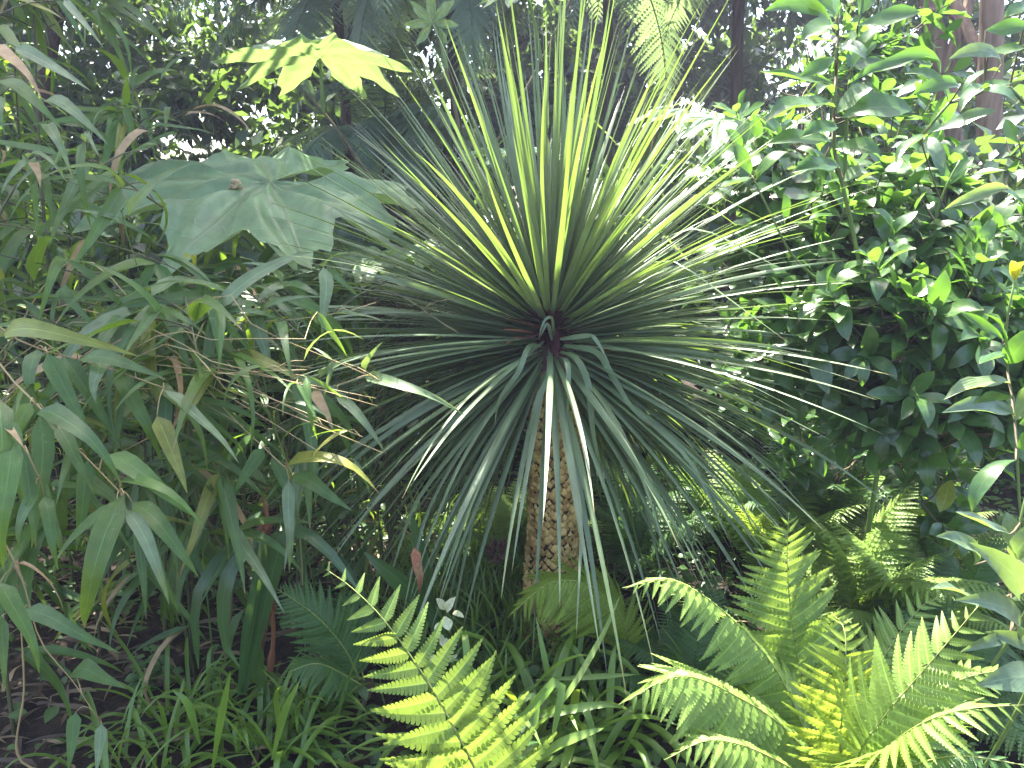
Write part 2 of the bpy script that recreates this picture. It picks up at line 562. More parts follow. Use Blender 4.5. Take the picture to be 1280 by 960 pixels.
# tall tree behind the bamboo: its crown above the frame is shaped to shade the left half
GAPS = [(W(px, py, Y), r) for px, py, Y, r in  # crown openings cut along sun rays to chosen lit spots
        [(420, 720, 1.58, .2), (480, 790, 1.52, .2), (540, 880, 1.5, .22), (590, 950, 1.5, .2), (700, 900, 1.75, .25), (850, 800, 1.6, .35), (1000, 750, 1.85, .35), (1150, 850, 1.6, .4),
         (770, 120, 2.6, .11), (860, 230, 2.55, .2), (900, 350, 2.5, .25), (690, 90, 2.6, .10), (340, 930, 1.75, .18), (558, 785, 2.05, .14), (900, 560, 2.4, .3), (400, 80, 4.0, .5), (760, 60, 4.8, .5), (600, 60, 5.2, .4)]]
sh = []
for (px, py, Y, z, r) in [(60, 250, 2.2, 4.6, .75), (200, 150, 2.6, 4.7, .75), (90, 480, 1.8, 4.4, .7), (260, 420, 2.2, 4.5, .7), (170, 620, 1.8, 4.3, .7),
                          (330, 620, 2.2, 4.5, .65), (80, 780, 1.7, 4.1, .7), (250, 760, 2.0, 4.4, .6), (380, 300, 2.6, 4.6, .65), (480, 360, 2.4, 4.5, .55),
                          (560, 420, 2.4, 4.7, .5), (610, 320, 2.6, 4.9, .36), (690, 250, 2.6, 5.2, .28), (740, 170, 2.6, 5.3, .2), (600, 560, 2.4, 4.7, .5), (680, 440, 2.4, 5.1, .36), (480, 600, 2.4, 4.5, .5), (670, 620, 2.45, 5.0, .42),
                          (60, 60, 2.4, 4.8, .7), (300, 60, 3.4, 5.0, .8), (420, 200, 3.4, 5.2, .8), (-120, 300, 2.0, 4.5, .9), (-100, 650, 1.6, 4.2, .8),
                          (30, 930, 1.6, 3.9, .55), (400, 720, 2.3, 4.6, .4)]:
    sh.append(shade(px, py, Y, z, r))
for x in (-6, -5, -4, -3, -2, -1.1, -.3):  # more crown clumps added to darken the back left
    for y in (3.4, 4.5, 5.6):
        c = toward_sun((x + .3 * math.sin(y * 9 + x * 5), y, .6), 5.6 + .5 * math.sin(x * 3 + y))
        sh.append((*c, .78))
tree('tall_shade_tree', 'tall tree above the bamboo at upper left, its crown shaped to shade the left half', (-4.0, 6.6, 0),
     [(-4.0, 6.6, -.05), (-3.9, 6.5, 1.5), (-3.3, 6.3, 3.2), (-2.1, 5.9, 4.4), (-1.7, 5.4, 5.2)], .08,
     sh, 22000, .165, M_bark2, M_can, limbs=14, seed=5, gaps=GAPS)

# background wood
g = np.random.default_rng(5)
wc, wr = [], []
for i in range(260):
    x = g.uniform(-9.5, 9.5); y = g.uniform(7.2, 10.5)
    if -1.8 < x < 3.2: y = g.uniform(8.9, 10.5)
    if x > -1.6: top = 4.6
    else: top = 2.2 + .3 * math.sin(x * 2.7)
    z = g.uniform(.2, top)
    wc.append((x, y, z)); wr.append(g.uniform(.4, .75))
for i in range(140):                                   # thinner upper part with sky gaps at the left
    wc.append((g.uniform(-9.5, -1.2), g.uniform(8, 10.5), g.uniform(2.2, 4.6))); wr.append(g.uniform(.3, .5))
stuff('woodland', cloud(np.array(wc), np.array(wr), 80000, .17, seed=21), M_wood_l)
uc, ur = [], []
for i in range(210):
    x = g.uniform(-7.5, 5.5); y = g.uniform(4.1, 6.6)
    uc.append((x, y, g.uniform(.1, 1.5 if x < 1 else 1.9))); ur.append(g.uniform(.3, .5))
stuff('undergrowth', cloud(np.array(uc), np.array(ur), 38000, .15, seed=22), M_wood_l)
for i, (x, y, h, lab) in enumerate([(-4.6, 9.6, 4.2, 'dark tree farthest left in the hazy wood, behind the bamboo'),
                                    (-1.9, 9.8, 4.6, 'dark tree with gaps of bright sky behind the big lobed leaf'),
                                    (.5, 10.5, 5.2, 'dark tree rising behind the top of the spiky rosette'),
                                    (2.0, 10.6, 5.4, 'dark leafy tree between the rosette and the forked trunk'),
                                    (4.4, 9.3, 5.2, 'dark leafy tree beyond the two trunks at the right edge')]):
    g = np.random.default_rng(60 + i)
    cl = [(x + g.normal() * .8, y + g.normal() * .6, g.uniform(1.6, h), g.uniform(.4, .7)) for _ in range(16)]
    tree('background_tree', lab, (x, y, 0), [(x, y, -.05), (x + .1, y, 1.5), (x - .05, y, 3.0), (x + .1, y, h)], .035,
         cl, 5200 if x > -3 else 3600, .16, M_bark2, M_wood_l, limbs=6, seed=40 + i, group='dark trees of the background wood')


# ------------------------------------------------------------------ fern fronds
def pinna_tpl(n=10, wl=.22, droop=.12, lobes=1.0, tip=1.0):
    """Serrated leaflet with a drooping tip, unit length along +Y."""
    V, F, U = [], [], []

    def mid(s):
        return np.array([0, s, -droop * s * s])

    def w(s):
        return wl / 2 * (1 - s ** 1.25) ** .92 * min(1, .62 + s * 2.4) * 1.1 + .003
    for sgn in (-1, 1):
        for i in range(n):
            s0, s1 = i / n, (i + 1) / n
            a = np.array([sgn * w(s0) * (1 - .62 * lobes), s0 + .12 / n, 0])
            b1 = np.array([sgn * w(s0 + .3 / n), s0 + .62 / n, 0])
            b = np.array([sgn * w(s0 + .5 / n) * .93, s0 + 1.12 / n, 0])
            c = np.array([sgn * w(s1) * (1 - .62 * lobes), s1 + .02 / n, 0])
            o = len(V)
            for q in (a, b1, b, c):
                q[2] = -droop * q[1] ** 2 + abs(q[0]) * .18
            V += [mid(s0), a, b1, b, c, mid(s1)]
            U += [[.5, s0], [.5 + sgn * .2, s0], [.5 + sgn * .5, s0 + .6 / n], [.5 + sgn * .45, s1], [.5 + sgn * .2, s1], [.5, s1]]
            f = [[0, 1, 2], [0, 2, 3], [0, 3, 4], [0, 4, 5]]
            F += [[o + q for q in (t if sgn > 0 else t[::-1])] for t in f]
    return np.array(V), np.array(F), np.array(U, float)


PINNA = [pinna_tpl(15, .25, d, .5) for d in (.05, .16, .30)]
PINNA_S = pinna_tpl(5, .26, .15, 1.0)
PINNA_ME = {}


def pinna_mesh(mat, k):
    key = (mat.name, k)
    if key not in PINNA_ME:
        PINNA_ME[key] = mesh_np('pinna', PINNA[k], mat)
    return PINNA_ME[key]


def prof_fern(t):
    return np.clip((np.sin(np.pi * (.10 + .90 * t ** .85)) ** .8), .05, 1)


def frond(root, pts, plen, nrm_hint, mat, n=34, lean=30, droop=.2, r=.0035, width=1.0, start=.12, label=None, profile=prof_fern, wx=1.0, fan=0.0, seed=0):
    """One near frond: the rachis is the part, each pinna a sub-part."""
    g = np.random.default_rng(seed + 77)
    P = smooth_path(pts, 40)
    tt = np.linspace(0, 1, 40)
    fr = wpart('frond', tube(P, r * (1 - .75 * tt), 5), M_rachis, root, label)
    T = tangents(P)
    ts = np.linspace(start, .992, n)
    nh = np.asarray(nrm_hint, float)
    for i, t in enumerate(ts):
        p = np.array([np.interp(t, tt, P[:, k]) for k in range(3)])
        tg = nrm(np.array([np.interp(t, tt, T[:, k]) for k in range(3)]))
        N = nh if nh.ndim == 1 else nh[0] * (1 - t) + nh[1] * t
        N = nrm(N - tg * (N @ tg))
        S = np.cross(tg, N)
        u = (t - start) / (1 - start)
        L = plen * float(profile(np.array(u)))
        for sgn in (-1, 1):
            if g.random() < .012: continue
            a = R(lean + 22 * u + g.normal() * 3)
            d = S * sgn * math.cos(a) + tg * math.sin(a) - N * (droop * .35) + g.normal(size=3) * .045 + np.array([0, 0, -droop * .3])
            nn = N + S * sgn * fan + g.normal(size=3) * .08
            lpart('pinna', pinna_mesh(mat, int(g.integers(0, 3))), fr, mat4(p + tg * (sgn * .3 * plen / n), d, nn, L * (.93 + .14 * g.random()), wx), sub=True)
    return fr


def frond_geo(L=1.0, n=26, plen=.2, droop=.5, tpl=PINNA_S, seed=0, start=.08, lean=25, profile=prof_fern, hang=.2, n_stem=14, rr=.004):
    """A whole frond as one geometry: from the origin out along +Y, arching down."""
    g = np.random.default_rng(seed)
    t = np.linspace(0, 1, n_stem)
    a = .5 - (.5 + droop * 2.0) * t
    st = np.stack([np.zeros(n_stem), np.cos(a), np.sin(a)], 1) * (L / (n_stem - 1))
    st[:, 0] = g.normal() * .12 * t * L / n_stem
    P = np.vstack([[0, 0, 0], np.cumsum(st, 0)[:-1]])
    T = tangents(P)
    ts = np.linspace(start, .99, n)
    p = np.stack([np.interp(ts, t, P[:, k]) for k in range(3)], 1)
    tg = nrm(np.stack([np.interp(ts, t, T[:, k]) for k in range(3)], 1))
    S = np.tile([1.0, 0, 0], (n, 1)); N = np.cross(S, tg)
    out = [tube(P, rr * (1 - .8 * t), 4)]
    u = (ts - start) / (1 - start)
    Ls = plen * profile(u)
    for sgn in (-1, 1):
        a = np.radians(lean + 20 * u)[:, None]
        d = S * sgn * np.cos(a) + tg * np.sin(a) + g.normal(size=(n, 3)) * .06 + np.array([0, 0, -hang])
        out.append(scatter(tpl, p, d, N + g.normal(size=(n, 3)) * .1, Ls))
    return merge(out)


def fern_rosette(name, label, base, meshes, n, L, tilt0=30, tilt1=70, seed=0, cat='fern', group=None, az=None):
    g = np.random.default_rng(seed)
    root = empty(name, base, label, cat, group)
    for i in range(n):
        a = (az[0] + (az[1] - az[0]) * g.random()) if az else 2 * math.pi * (i + g.random() * .6) / n
        el = R(g.uniform(90 - tilt1, 90 - tilt0))
        d = np.array([math.cos(a) * math.cos(el), math.sin(a) * math.cos(el), math.sin(el)])
        lpart('frond', meshes[int(g.integers(len(meshes)))], root, mat4(base + g.normal(size=3) * .01, d, (d[0] * -.3, d[1] * -.3, 1), L * g.uniform(.75, 1.1)))
    return root


# ------------------------------------------------------------------ tree ferns behind
TF = [mesh_np('tree_fern_frond', frond_geo(1, 34, .19, dr, pinna_tpl(12, .2, .25, 1.0), s, .1, 20, rr=.008, hang=.25), M_tfern) for s, dr in enumerate((.35, .5, .62))]


def tree_fern(label, crown, trunk_r, n, L, seed, az=None, tilt=(20, 75)):
    root = empty('tree_fern', (crown[0], crown[1], 0), label, 'tree fern')
    g = np.random.default_rng(seed)
    P = smooth_path([(crown[0], crown[1], -.05), (crown[0] + .04, crown[1], crown[2] * .5), crown], 14)
    wpart('trunk', tube(P, trunk_r * (1 + .15 * g.random(14)), 9), M_bark2, root)
    for i in range(n):
        a = R(g.uniform(-165, -15)) if i % 2 else 2 * math.pi * (i + .7 * g.random()) / n
        el = R(g.uniform(90 - tilt[1], 90 - tilt[0]))
        d = np.array([math.cos(a) * math.cos(el), math.sin(a) * math.cos(el), math.sin(el)])
        lpart('frond', TF[int(g.integers(3))], root, mat4(np.array(crown) + d * .03, d, (0, 0, 1), L * g.uniform(.8, 1.1)))
    return root


tree_fern('tree fern whose grey fronds hang in haze left of the rosette top', W(560, -70, 5.7), .035, 26, 1.55, 1, tilt=(40, 125))
tree_fern('tree fern with dim fronds hanging just behind the rosette tip', W(760, -70, 5.9), .035, 26, 1.6, 2, tilt=(40, 125))
tree_fern('tree fern with sunlit whitish fronds left of the tall leafy shoot', W(925, -40, 5.2), .035, 22, 1.15, 3, tilt=(40, 115))
tree_fern('tree fern of feathery fronds under the lit umbrella leaf at top left', W(420, -10, 6.2), .035, 22, 1.45, 4, tilt=(50, 130))
tree_fern('tree fern with dim fronds low behind the left of the rosette', W(480, 170, 6.2), .04, 18, 1.25, 5, tilt=(50, 120))


# ------------------------------------------------------------------ big palmate leaves
def palmate(R0=1.0, lobes=9, notch=.42, droop=.25, seed=0, deep=.55):
    g = np.random.default_rng(seed)
    m = lobes * 14
    a0, a1 = math.radians(-90 + 14), math.radians(270 - 14)
    th = np.linspace(a0, a1, m + 1)
    u = (th - a0) / (a1 - a0) * lobes
    f = np.abs((u % 1) - .5) * 2            # 0 at the lobe's middle, 1 between lobes
    li = np.clip(u.astype(int), 0, lobes - 1)
    ll = .85 + .15 * g.random(lobes)
    k = np.clip(1 - np.abs((th - math.pi / 2) / math.pi), 0, 1)
    out = (deep + (1 - deep) * np.clip(1 - f ** 1.25, 0, 1)) * ll[li]
    out = out * (.80 + .20 * k)
    out *= 1 + .07 * np.sign(np.sin(u * 6 * math.pi)) * (1 - f)     # coarse teeth
    rings = np.array([.04, .2, .35, .5, .65, .8, .9, 1.0])
    V, U = [], []
    for q in rings:
        r = R0 * out * q if q > .3 else R0 * q * np.full_like(out, out.mean())
        z = -droop * (r / R0) ** 2 * R0 + .05 * R0 * q * np.cos(u * 2 * math.pi) * (1 - .2 * q) + (.022 * np.sin(th * 5 + q * 6) + .018 * np.sin(th * 13 - q * 11 + seed)) * R0 * (.3 + q)
        V.append(np.stack([r * np.cos(th), r * np.sin(th), z], 1))
        U.append(np.stack([u, np.full(m + 1, q)], 1))
    V = np.vstack(V); U = np.vstack(U)
    F = []
    w = m + 1
    for j in range(len(rings) - 1):
        for i in range(m):
            a = j * w + i
            F += [(a, a + 1, a + w + 1), (a, a + w + 1, a + w)]
    c = len(V)
    V = np.vstack([V, [0, 0, 0]]); U = np.vstack([U, [.5, 0]])
    for i in range(m):
        F.append((i + 1, i, c))
    return V, np.array(F)[:, ::-1], U


def fix_tet():
    """Veins of the palmate leaf: one rib per lobe plus side veins."""
    nt = M_tet.node_tree
    N = nt.nodes.new; L = nt.links.new
    p = [n for n in nt.nodes if n.type == 'BSDF_PRINCIPLED'][0]
    tm = [n for n in nt.nodes if n.type == 'BSDF_TRANSLUCENT'][0].inputs[0].links[0].from_node
    src = p.inputs['Base Color'].links[0].from_socket
    tc = [n for n in nt.nodes if n.type == 'TEX_COORD'][0]
    s = N("ShaderNodeSeparateXYZ"); L(tc.outputs['UV'], s.inputs[0])
    fr = N("ShaderNodeMath"); fr.operation = 'FRACT'; L(s.outputs[0], fr.inputs[0])
    d = N("ShaderNodeMath"); d.operation = 'SUBTRACT'; d.inputs[1].default_value = .5; L(fr.outputs[0], d.inputs[0])
    a = N("ShaderNodeMath"); a.operation = 'ABSOLUTE'; L(d.outputs[0], a.inputs[0])
    mu = N("ShaderNodeMath"); mu.operation = 'MULTIPLY'; L(a.outputs[0], mu.inputs[0]); L(s.outputs[1], mu.inputs[1])
    r = N("ShaderNodeMapRange"); r.inputs[1].default_value = .006; r.inputs[2].default_value = .018; r.inputs[3].default_value = .8; r.inputs[4].default_value = 0
    L(mu.outputs[0], r.inputs[0])
    k = N("ShaderNodeMath"); k.operation = 'MULTIPLY_ADD'; k.inputs[1].default_value = 8.0
    L(s.outputs[1], k.inputs[0])
    k2 = N("ShaderNodeMath"); k2.operation = 'MULTIPLY'; k2.inputs[1].default_value = -5.0; L(a.outputs[0], k2.inputs[0]); L(k2.outputs[0], k.inputs[2])
    pp = N("ShaderNodeMath"); pp.operation = 'PINGPONG'; pp.inputs[1].default_value = .5; L(k.outputs[0], pp.inputs[0])
    r2 = N("ShaderNodeMapRange"); r2.inputs[1].default_value = 0; r2.inputs[2].default_value = .07; r2.inputs[3].default_value = .4; r2.inputs[4].default_value = 0
    L(pp.outputs[0], r2.inputs[0])
    mx = N("ShaderNodeMath"); mx.operation = 'MAXIMUM'; L(r.outputs[0], mx.inputs[0]); L(r2.outputs[0], mx.inputs[1])
    x = N("ShaderNodeMix"); x.data_type = 'RGBA'; L(mx.outputs[0], x.inputs[0]); L(src, x.inputs[6]); x.inputs[7].default_value = (.20, .25, .13, 1)
    L(x.outputs[2], p.inputs['Base Color']); L(x.outputs[2], tm.inputs[6])
    b = N("ShaderNodeBump"); b.inputs['Strength'].default_value = .5; b.inputs['Distance'].default_value = .006
    L(mx.outputs[0], b.inputs['Height']); L(b.outputs[0], p.inputs['Normal'])


fix_tet()


def big_leaf(root, c, tipdir, normal, Rr, stem_from, lobes=9, droop=.25, seed=0, deep=.55, mat=None):
    me = mesh_np('leaf', palmate(1.0, lobes, .4, droop, seed, deep), mat or M_tet)
    lf = lpart('leaf', me, root, mat4(c, tipdir, normal, Rr))
    a = np.asarray(stem_from, float); c = np.asarray(c)
    mid = (a + c) / 2 + np.array([0, 0, .08])
    wpart('petiole', tube(smooth_path([a, mid, c - nrm(normal) * .004], 12), np.linspace(.011, .006, 12), 6), M_gstem, root)
    return lf


def ricepaper(label, stem, r, leaves):
    base = stem[0]
    root = empty('rice_paper_plant', (base[0], base[1], 0), label, 'large-leaved plant')
    S = smooth_path([(base[0], base[1], -.05)] + list(stem), 24)
    wpart('stem', tube(S, r * (1 - .4 * np.linspace(0, 1, 24)), 8), M_twig, root)
    for lf in leaves:
        c, tipd, nn, Rr, lob, dr, sd, dp = lf
        j = int(np.argmin(np.linalg.norm(S - np.asarray(c) + np.array([0, 0, .25]), axis=1)))
        big_leaf(root, c, tipd, nn, Rr, S[min(j, 23)], lob, dr, sd, dp)
    return root


ricepaper('rice-paper plant whose huge dull green lobed leaf lies above the bamboo, a snail on it', [np.array([-.62, 3.75, 0]), np.array([-.65, 3.72, .6]), np.array([-.66, 3.68, 1.15])], .02,
          [(W(338, 228, 3.05), (-.75, -.65, -.12), (.05, -.36, 1), .74, 9, .10, 1, .70)])
ricepaper('rice-paper plant with a backlit umbrella leaf glowing yellow-green at top left', [W(560, 330, 4.0), W(470, 230, 4.05), W(420, 160, 4.05), W(385, 118, 4.0)], .013,
          [(W(400, 72, 4.0), (.2, -.9, .2), (-.05, .36, 1), .52, 9, .22, 2, .55)])
ricepaper('rice-paper plant with two thin bare stems and a young fan leaf, behind the rosette', [W(585, 330, 3.6), W(580, 250, 3.6), W(572, 150, 3.6), W(552, 60, 3.6), W(540, -60, 3.6)], .012,
          [(W(540, 28, 3.58), (0, -.35, 1), (0, -1, -.2), .14, 7, -.1, 3, .35), (W(465, 325, 3.35), (-.6, -.8, -.1), (0, -.3, 1), .32, 9, .1, 4, .6),
           (W(640, 188, 3.7), (.2, -.9, -.1), (0, -.1, 1), .30, 9, .12, 5, .6)])
ricepaper('rice-paper plant with a slanting thin stem and lit leaves at the very top', [W(560, 290, 3.8), W(620, 180, 3.8), W(680, 70, 3.8), W(722, -20, 3.8), W(735, -60, 3.8)], .010,
          [(W(650, -12, 3.75), (-.2, -.9, -.2), (0, .1, 1), .24, 9, .25, 6, .55)])
ricepaper('rice-paper plant with a pale sunlit leaf reaching right behind the rosette', [W(800, 330, 3.5), W(805, 250, 3.5), W(815, 190, 3.5), W(825, 150, 3.5)], .014,
          [(W(862, 140, 3.4), (.3, -.9, -.2), (.1, -.06, 1), .27, 9, .30, 7, .5), (W(905, 150, 3.2), (.5, -.8, -.35), (.1, -.4, 1), .22, 7, .3, 8, .55),
           (W(560, 310, 3.4), (-.3, -.9, -.1), (0, -.2, 1), .34, 9, .12, 9, .6)])
# snail on the big leaf
sp = []
SN = W(295, 236, 2.93)
for i in range(26):
    a = i * .5
    rr = .016 * (1 - i / 27)
    sp.append(SN + np.array([math.cos(a) * rr, -.006 - i * .0003, math.sin(a) * rr + .014]))
o = link('snail', mesh_np('snail', merge([tube(np.array(sp), np.linspace(.010, .002, 26), 7), tube(smooth_path([SN + [-.03, 0, 0], SN + [0, 0, .004], SN + [.03, -.01, .006]], 8), np.array([.002, .005, .007, .008, .007, .006, .006, .003]), 6)]), M_snail))
tag(o, 'small brown snail on the huge dull green lobed leaf', 'snail')


# ------------------------------------------------------------------ the cordyline
def build_cordyline():
    base = np.array([0.13, 2.58, 0.0])
    root = empty('cabbage_tree', base, 'spiky rosette of long narrow grey-green leaves on a scaly brown trunk', 'palm-like tree')
    C = W(688, 412, 2.55)
    Pt = smooth_path([base + [0, 0, -.05], W(690, 700, 2.6), W(695, 600, 2.59), W(692, 500, 2.57), C - [0, 0, .04]], 30)
    tt = np.linspace(0, 1, 30)
    rad = .082 + .010 * (1 - tt) - .012 * np.clip((tt - .8) / .2, 0, 1)
    wpart('trunk', tube(Pt, rad * .95, 16), M_core, root)
    # overlapping leaf-base scales in spirals; the 300 on the viewer's side are parts
    sc_v = np.array([[0, -.1, .02], [-.5, .42, .05], [.5, .42, .05], [-.30, .30, .40], [.30, .30, .40], [0, .62, .55], [-.26, .85, .22], [.26, .85, .22], [0, 1.05, .02], [0, .16, .30]])
    sc_f = np.array([[0, 9, 3], [0, 3, 1], [0, 4, 9], [0, 2, 4], [9, 4, 5], [9, 5, 3], [3, 5, 6], [3, 6, 1], [4, 7, 5], [4, 2, 7], [5, 7, 8], [5, 8, 6]])
    sc = (sc_v, sc_f, sc_v[:, :2] + .5)
    scm = mesh_np('scale', sc, M_scale)
    T = tangents(Pt)
    rest = []
    cnt = 0
    H = np.linalg.norm(np.diff(Pt, axis=0), axis=1).sum()
    g = np.random.default_rng(3)
    rows = int(H / .0155)
    for i in range(rows):
        t = (i + .5) / rows
        p = np.array([np.interp(t, tt, Pt[:, k]) for k in range(3)])
        rr = float(np.interp(t, tt, rad))
        for j in range(20):
            a = 2 * math.pi * (j + (i % 2) * .5 + g.normal() * .06) / 20
            n = np.array([math.cos(a), math.sin(a), 0])
            q = p + n * rr * .94
            d = np.array([0, 0, -1.0]) + n * -.02
            s = .027 * g.uniform(.72, 1.28)
            vis = n[1] < .05 and .07 < t < .90
            if t > .90: continue
            if vis and cnt < 300:
                lpart('scale', scm, root, mat4(q + np.array([0, 0, s * .5]), np.array([0, 0, 1.0]) + n * .16 + g.normal(size=3) * .09, n + g.normal(size=3) * .10, s))
                cnt += 1
            else:
                rest.append((q + np.array([0, 0, s * .5]), np.array([0, 0, 1.0]) + n * .16 + g.normal(size=3) * .09, n + g.normal(size=3) * .10, s))
    rp = [np.array(x) for x in zip(*rest)]
    stuff('bark', scatter(sc, *rp), M_scale, root)
    # leaves
    cands = []
    NL = 1450
    ga = math.pi * (3 - math.sqrt(5))
    for i in range(NL):
        f = (i + .5) / NL
        # elevation from straight up (young) to far below the horizontal (old)
        ce = 1 - f * 1.80
        el = math.asin(max(-1, min(1, ce)))
        az = i * ga + g.normal() * .08
        el += g.normal() * .09
        d0 = np.array([math.cos(az) * math.cos(el), math.sin(az) * math.cos(el), math.sin(el)])
        L = .90 + g.normal() * .08
        if ce > .8: L *= 1.0 + .3 * (ce - .8)
        L = max(.5, min(1.10, L))
        sag = (.08 + .40 * f ** 1.3) * g.uniform(.6, 1.3)
        if g.random() < .07 and f > .3:
            sag *= 2.6
        n = 15
        st = C + np.array([0, 0, .075 - .21 * f]) + nrm(np.array([d0[0], d0[1], 0]) + 1e-6) * (.012 + .05 * min(1, f * 2))
        tl = np.linspace(0, 1, n)
        dirs = d0[None] + np.outer(tl ** 1.7 * sag * 1.5, [0, 0, -1.0])
        dirs += np.outer(tl ** 2, g.normal(size=3) * .06)
        if g.random() < .07:                            # a blade that has kinked
            dirs += np.outer(np.clip((tl - g.uniform(.35, .75)) * 14, 0, 1), [g.normal() * .25, g.normal() * .25, -1.0])
        dirs = nrm(dirs)
        P = st + np.vstack([[0, 0, 0], np.cumsum((dirs[1:] + dirs[:-1]) / 2 * (L / (n - 1)), 0)])
        if P[:, 2].min() < .03:
            P[:, 2] = np.maximum(P[:, 2], .03 + .02 * g.random())
        up = np.array([0, 0, 1.0])
        side = np.cross(dirs, up)
        bad = np.linalg.norm(side, axis=1) < .15
        alt = np.array([-math.sin(az), math.cos(az), 0])
        side = np.where(bad[:, None], alt, nrm(side))
        if (side[0] @ alt) < 0: side = -side
        tw = g.normal() * .35 + (g.normal() * 1.2 if g.random() < .15 else 0)
        Tn = tangents(P); NN = np.cross(side, Tn)
        ang = (tw * tl)[:, None]
        side = side * np.cos(ang) + NN * np.sin(ang)
        wd = .0185 * g.uniform(.8, 1.2) * np.clip(np.minimum(.62 + tl * 2.0, 1) * np.clip((1 - tl) / .62, 0, 1) ** .75, .02, None)
        cands.append((P, wd, side, f, (P[-1] - CAM) @ np.array([0, 1, 0]), az))
    # extra leaves that hang towards the viewer across the trunk
    view = nrm(CAM - C)
    kept = []
    for c in cands:
        dd = nrm(c[0][4] - c[0][0]); ed = nrm(c[0][-1] - c[0][0])
        v = max(dd @ view, .9 * (ed @ view))
        if v > .85: pk = .06
        elif v > .6: pk = .20
        elif v > .35: pk = .5
        else: pk = 1.0
        if dd[2] < -.2 and abs(dd[0]) < .32 and dd[1] < .2: pk = min(pk, .15)
        if g.random() < pk: kept.append(c)
    cands = kept
    NL = len(cands)
    order = sorted(range(NL), key=lambda k: cands[k][4])
    near = set(order[:300])
    rest = []
    for k in range(NL):
        P, wd, side, f, _, az = cands[k]
        geo = ribbon(P, wd, side, np.linspace(.55, .15, len(P)))
        if k in near:
            wpart('leaf', geo, M_cord, root)
        else:
            rest.append(geo)
    stuff('foliage', merge(rest), M_cord, root)
    # heart: maroon bases, the curled new leaf, dead russet leaves
    hb = []
    for i in range(110):
        a = i * ga
        el = g.uniform(-1.2, 1.2)
        d = np.array([math.cos(a) * math.cos(el), math.sin(a) * math.cos(el), math.sin(el)])
        P = C + np.outer(np.linspace(.0, .15, 5), d) + [0, 0, .03 - .05 * g.random()]
        hb.append(ribbon(P, np.array([.03, .032, .028, .02, .01]), np.tile(np.cross(d, [0.1, 0.05, 1.0]), (5, 1)), .4))
    wpart('heart', merge(hb), M_heart, root)
    for pts, w in [([(690, 425, 2.32), (684, 405, 2.28), (676, 420, 2.27)], .012), ([(692, 420, 2.32), (690, 398, 2.28), (682, 399, 2.27), (676, 412, 2.26), (674, 424, 2.26)], .010),
                   ([(695, 445, 2.30), (708, 452, 2.16), (711, 480, 2.12), (709, 522, 2.12)], .017), ([(685, 446, 2.30), (686, 470, 2.18), (672, 500, 2.13), (663, 545, 2.12), (668, 580, 2.12)], .018),
                   ([(676, 432, 2.3), (660, 435, 2.2), (648, 465, 2.15), (624, 500, 2.13), (618, 535, 2.13)], .016),
                   ([(700, 440, 2.3), (720, 448, 2.2), (735, 480, 2.15), (741, 540, 2.12), (755, 600, 2.12)], .020), ([(705, 432, 2.3), (745, 440, 2.2), (765, 470, 2.16), (790, 510, 2.14), (815, 535, 2.14)], .020),
                   ([(700, 424, 2.3), (735, 420, 2.2), (745, 425, 2.16), (762, 455, 2.15)], .016)]:
        P = smooth_path([W(q[0], q[1], q[2] + .13) for q in pts], 16)
        t = np.linspace(0, 1, 16)
        sd = np.cross(tangents(P), [0.2, -1.0, .35])
        wpart('leaf', ribbon(P, w * np.clip(np.minimum(.5 + 2 * t, 1) * ((1 - t) / .5).clip(0, 1) ** .7, .06, None), sd, .2), M_cord, root, 'pale leaf curling down from the heart')
    for pts in [[(676, 412, 2.36), (655, 405, 2.30), (628, 396, 2.26)], [(672, 420, 2.36), (650, 415, 2.3), (630, 412, 2.28)], [(668, 425, 2.36), (645, 425, 2.3), (628, 432, 2.3)],
                [(705, 415, 2.4), (740, 412, 2.36), (765, 405, 2.34)], [(705, 425, 2.38), (740, 432, 2.3), (765, 440, 2.28)], [(700, 440, 2.34), (705, 470, 2.3), (702, 500, 2.3)]]:
        P = smooth_path([W(q[0], q[1], q[2] + .13) for q in pts], 8)
        t = np.linspace(0, 1, 8)
        wpart('dead_leaf', ribbon(P, .026 * np.clip(1 - t ** 3, .2, 1), np.cross(tangents(P), [0, -.4, 1.0]), .5), M_red, root, 'russet dead leaf at the heart')
    return C


HEART = build_cordyline()

# ------------------------------------------------------------------ bamboo
BAM_T = [leaf_tpl(lance, .17, b, f, 9, wv, tw, tb) for b, f, wv, tw, tb in
         [(.05, .25, .01, .0, 0), (.10, .3, .02, .25, .1), (.16, .2, -.02, -.3, .1), (.03, .35, .0, .15, .05), (.22, .3, .02, .4, .2), (.08, .15, -.03, -.5, .15)]]
BAM_ME = {}


def bam_mesh(mat, k):
    if (mat.name, k) not in BAM_ME:
        BAM_ME[(mat.name, k)] = mesh_np('leaf', BAM_T[k], mat)
    return BAM_ME[(mat.name, k)]


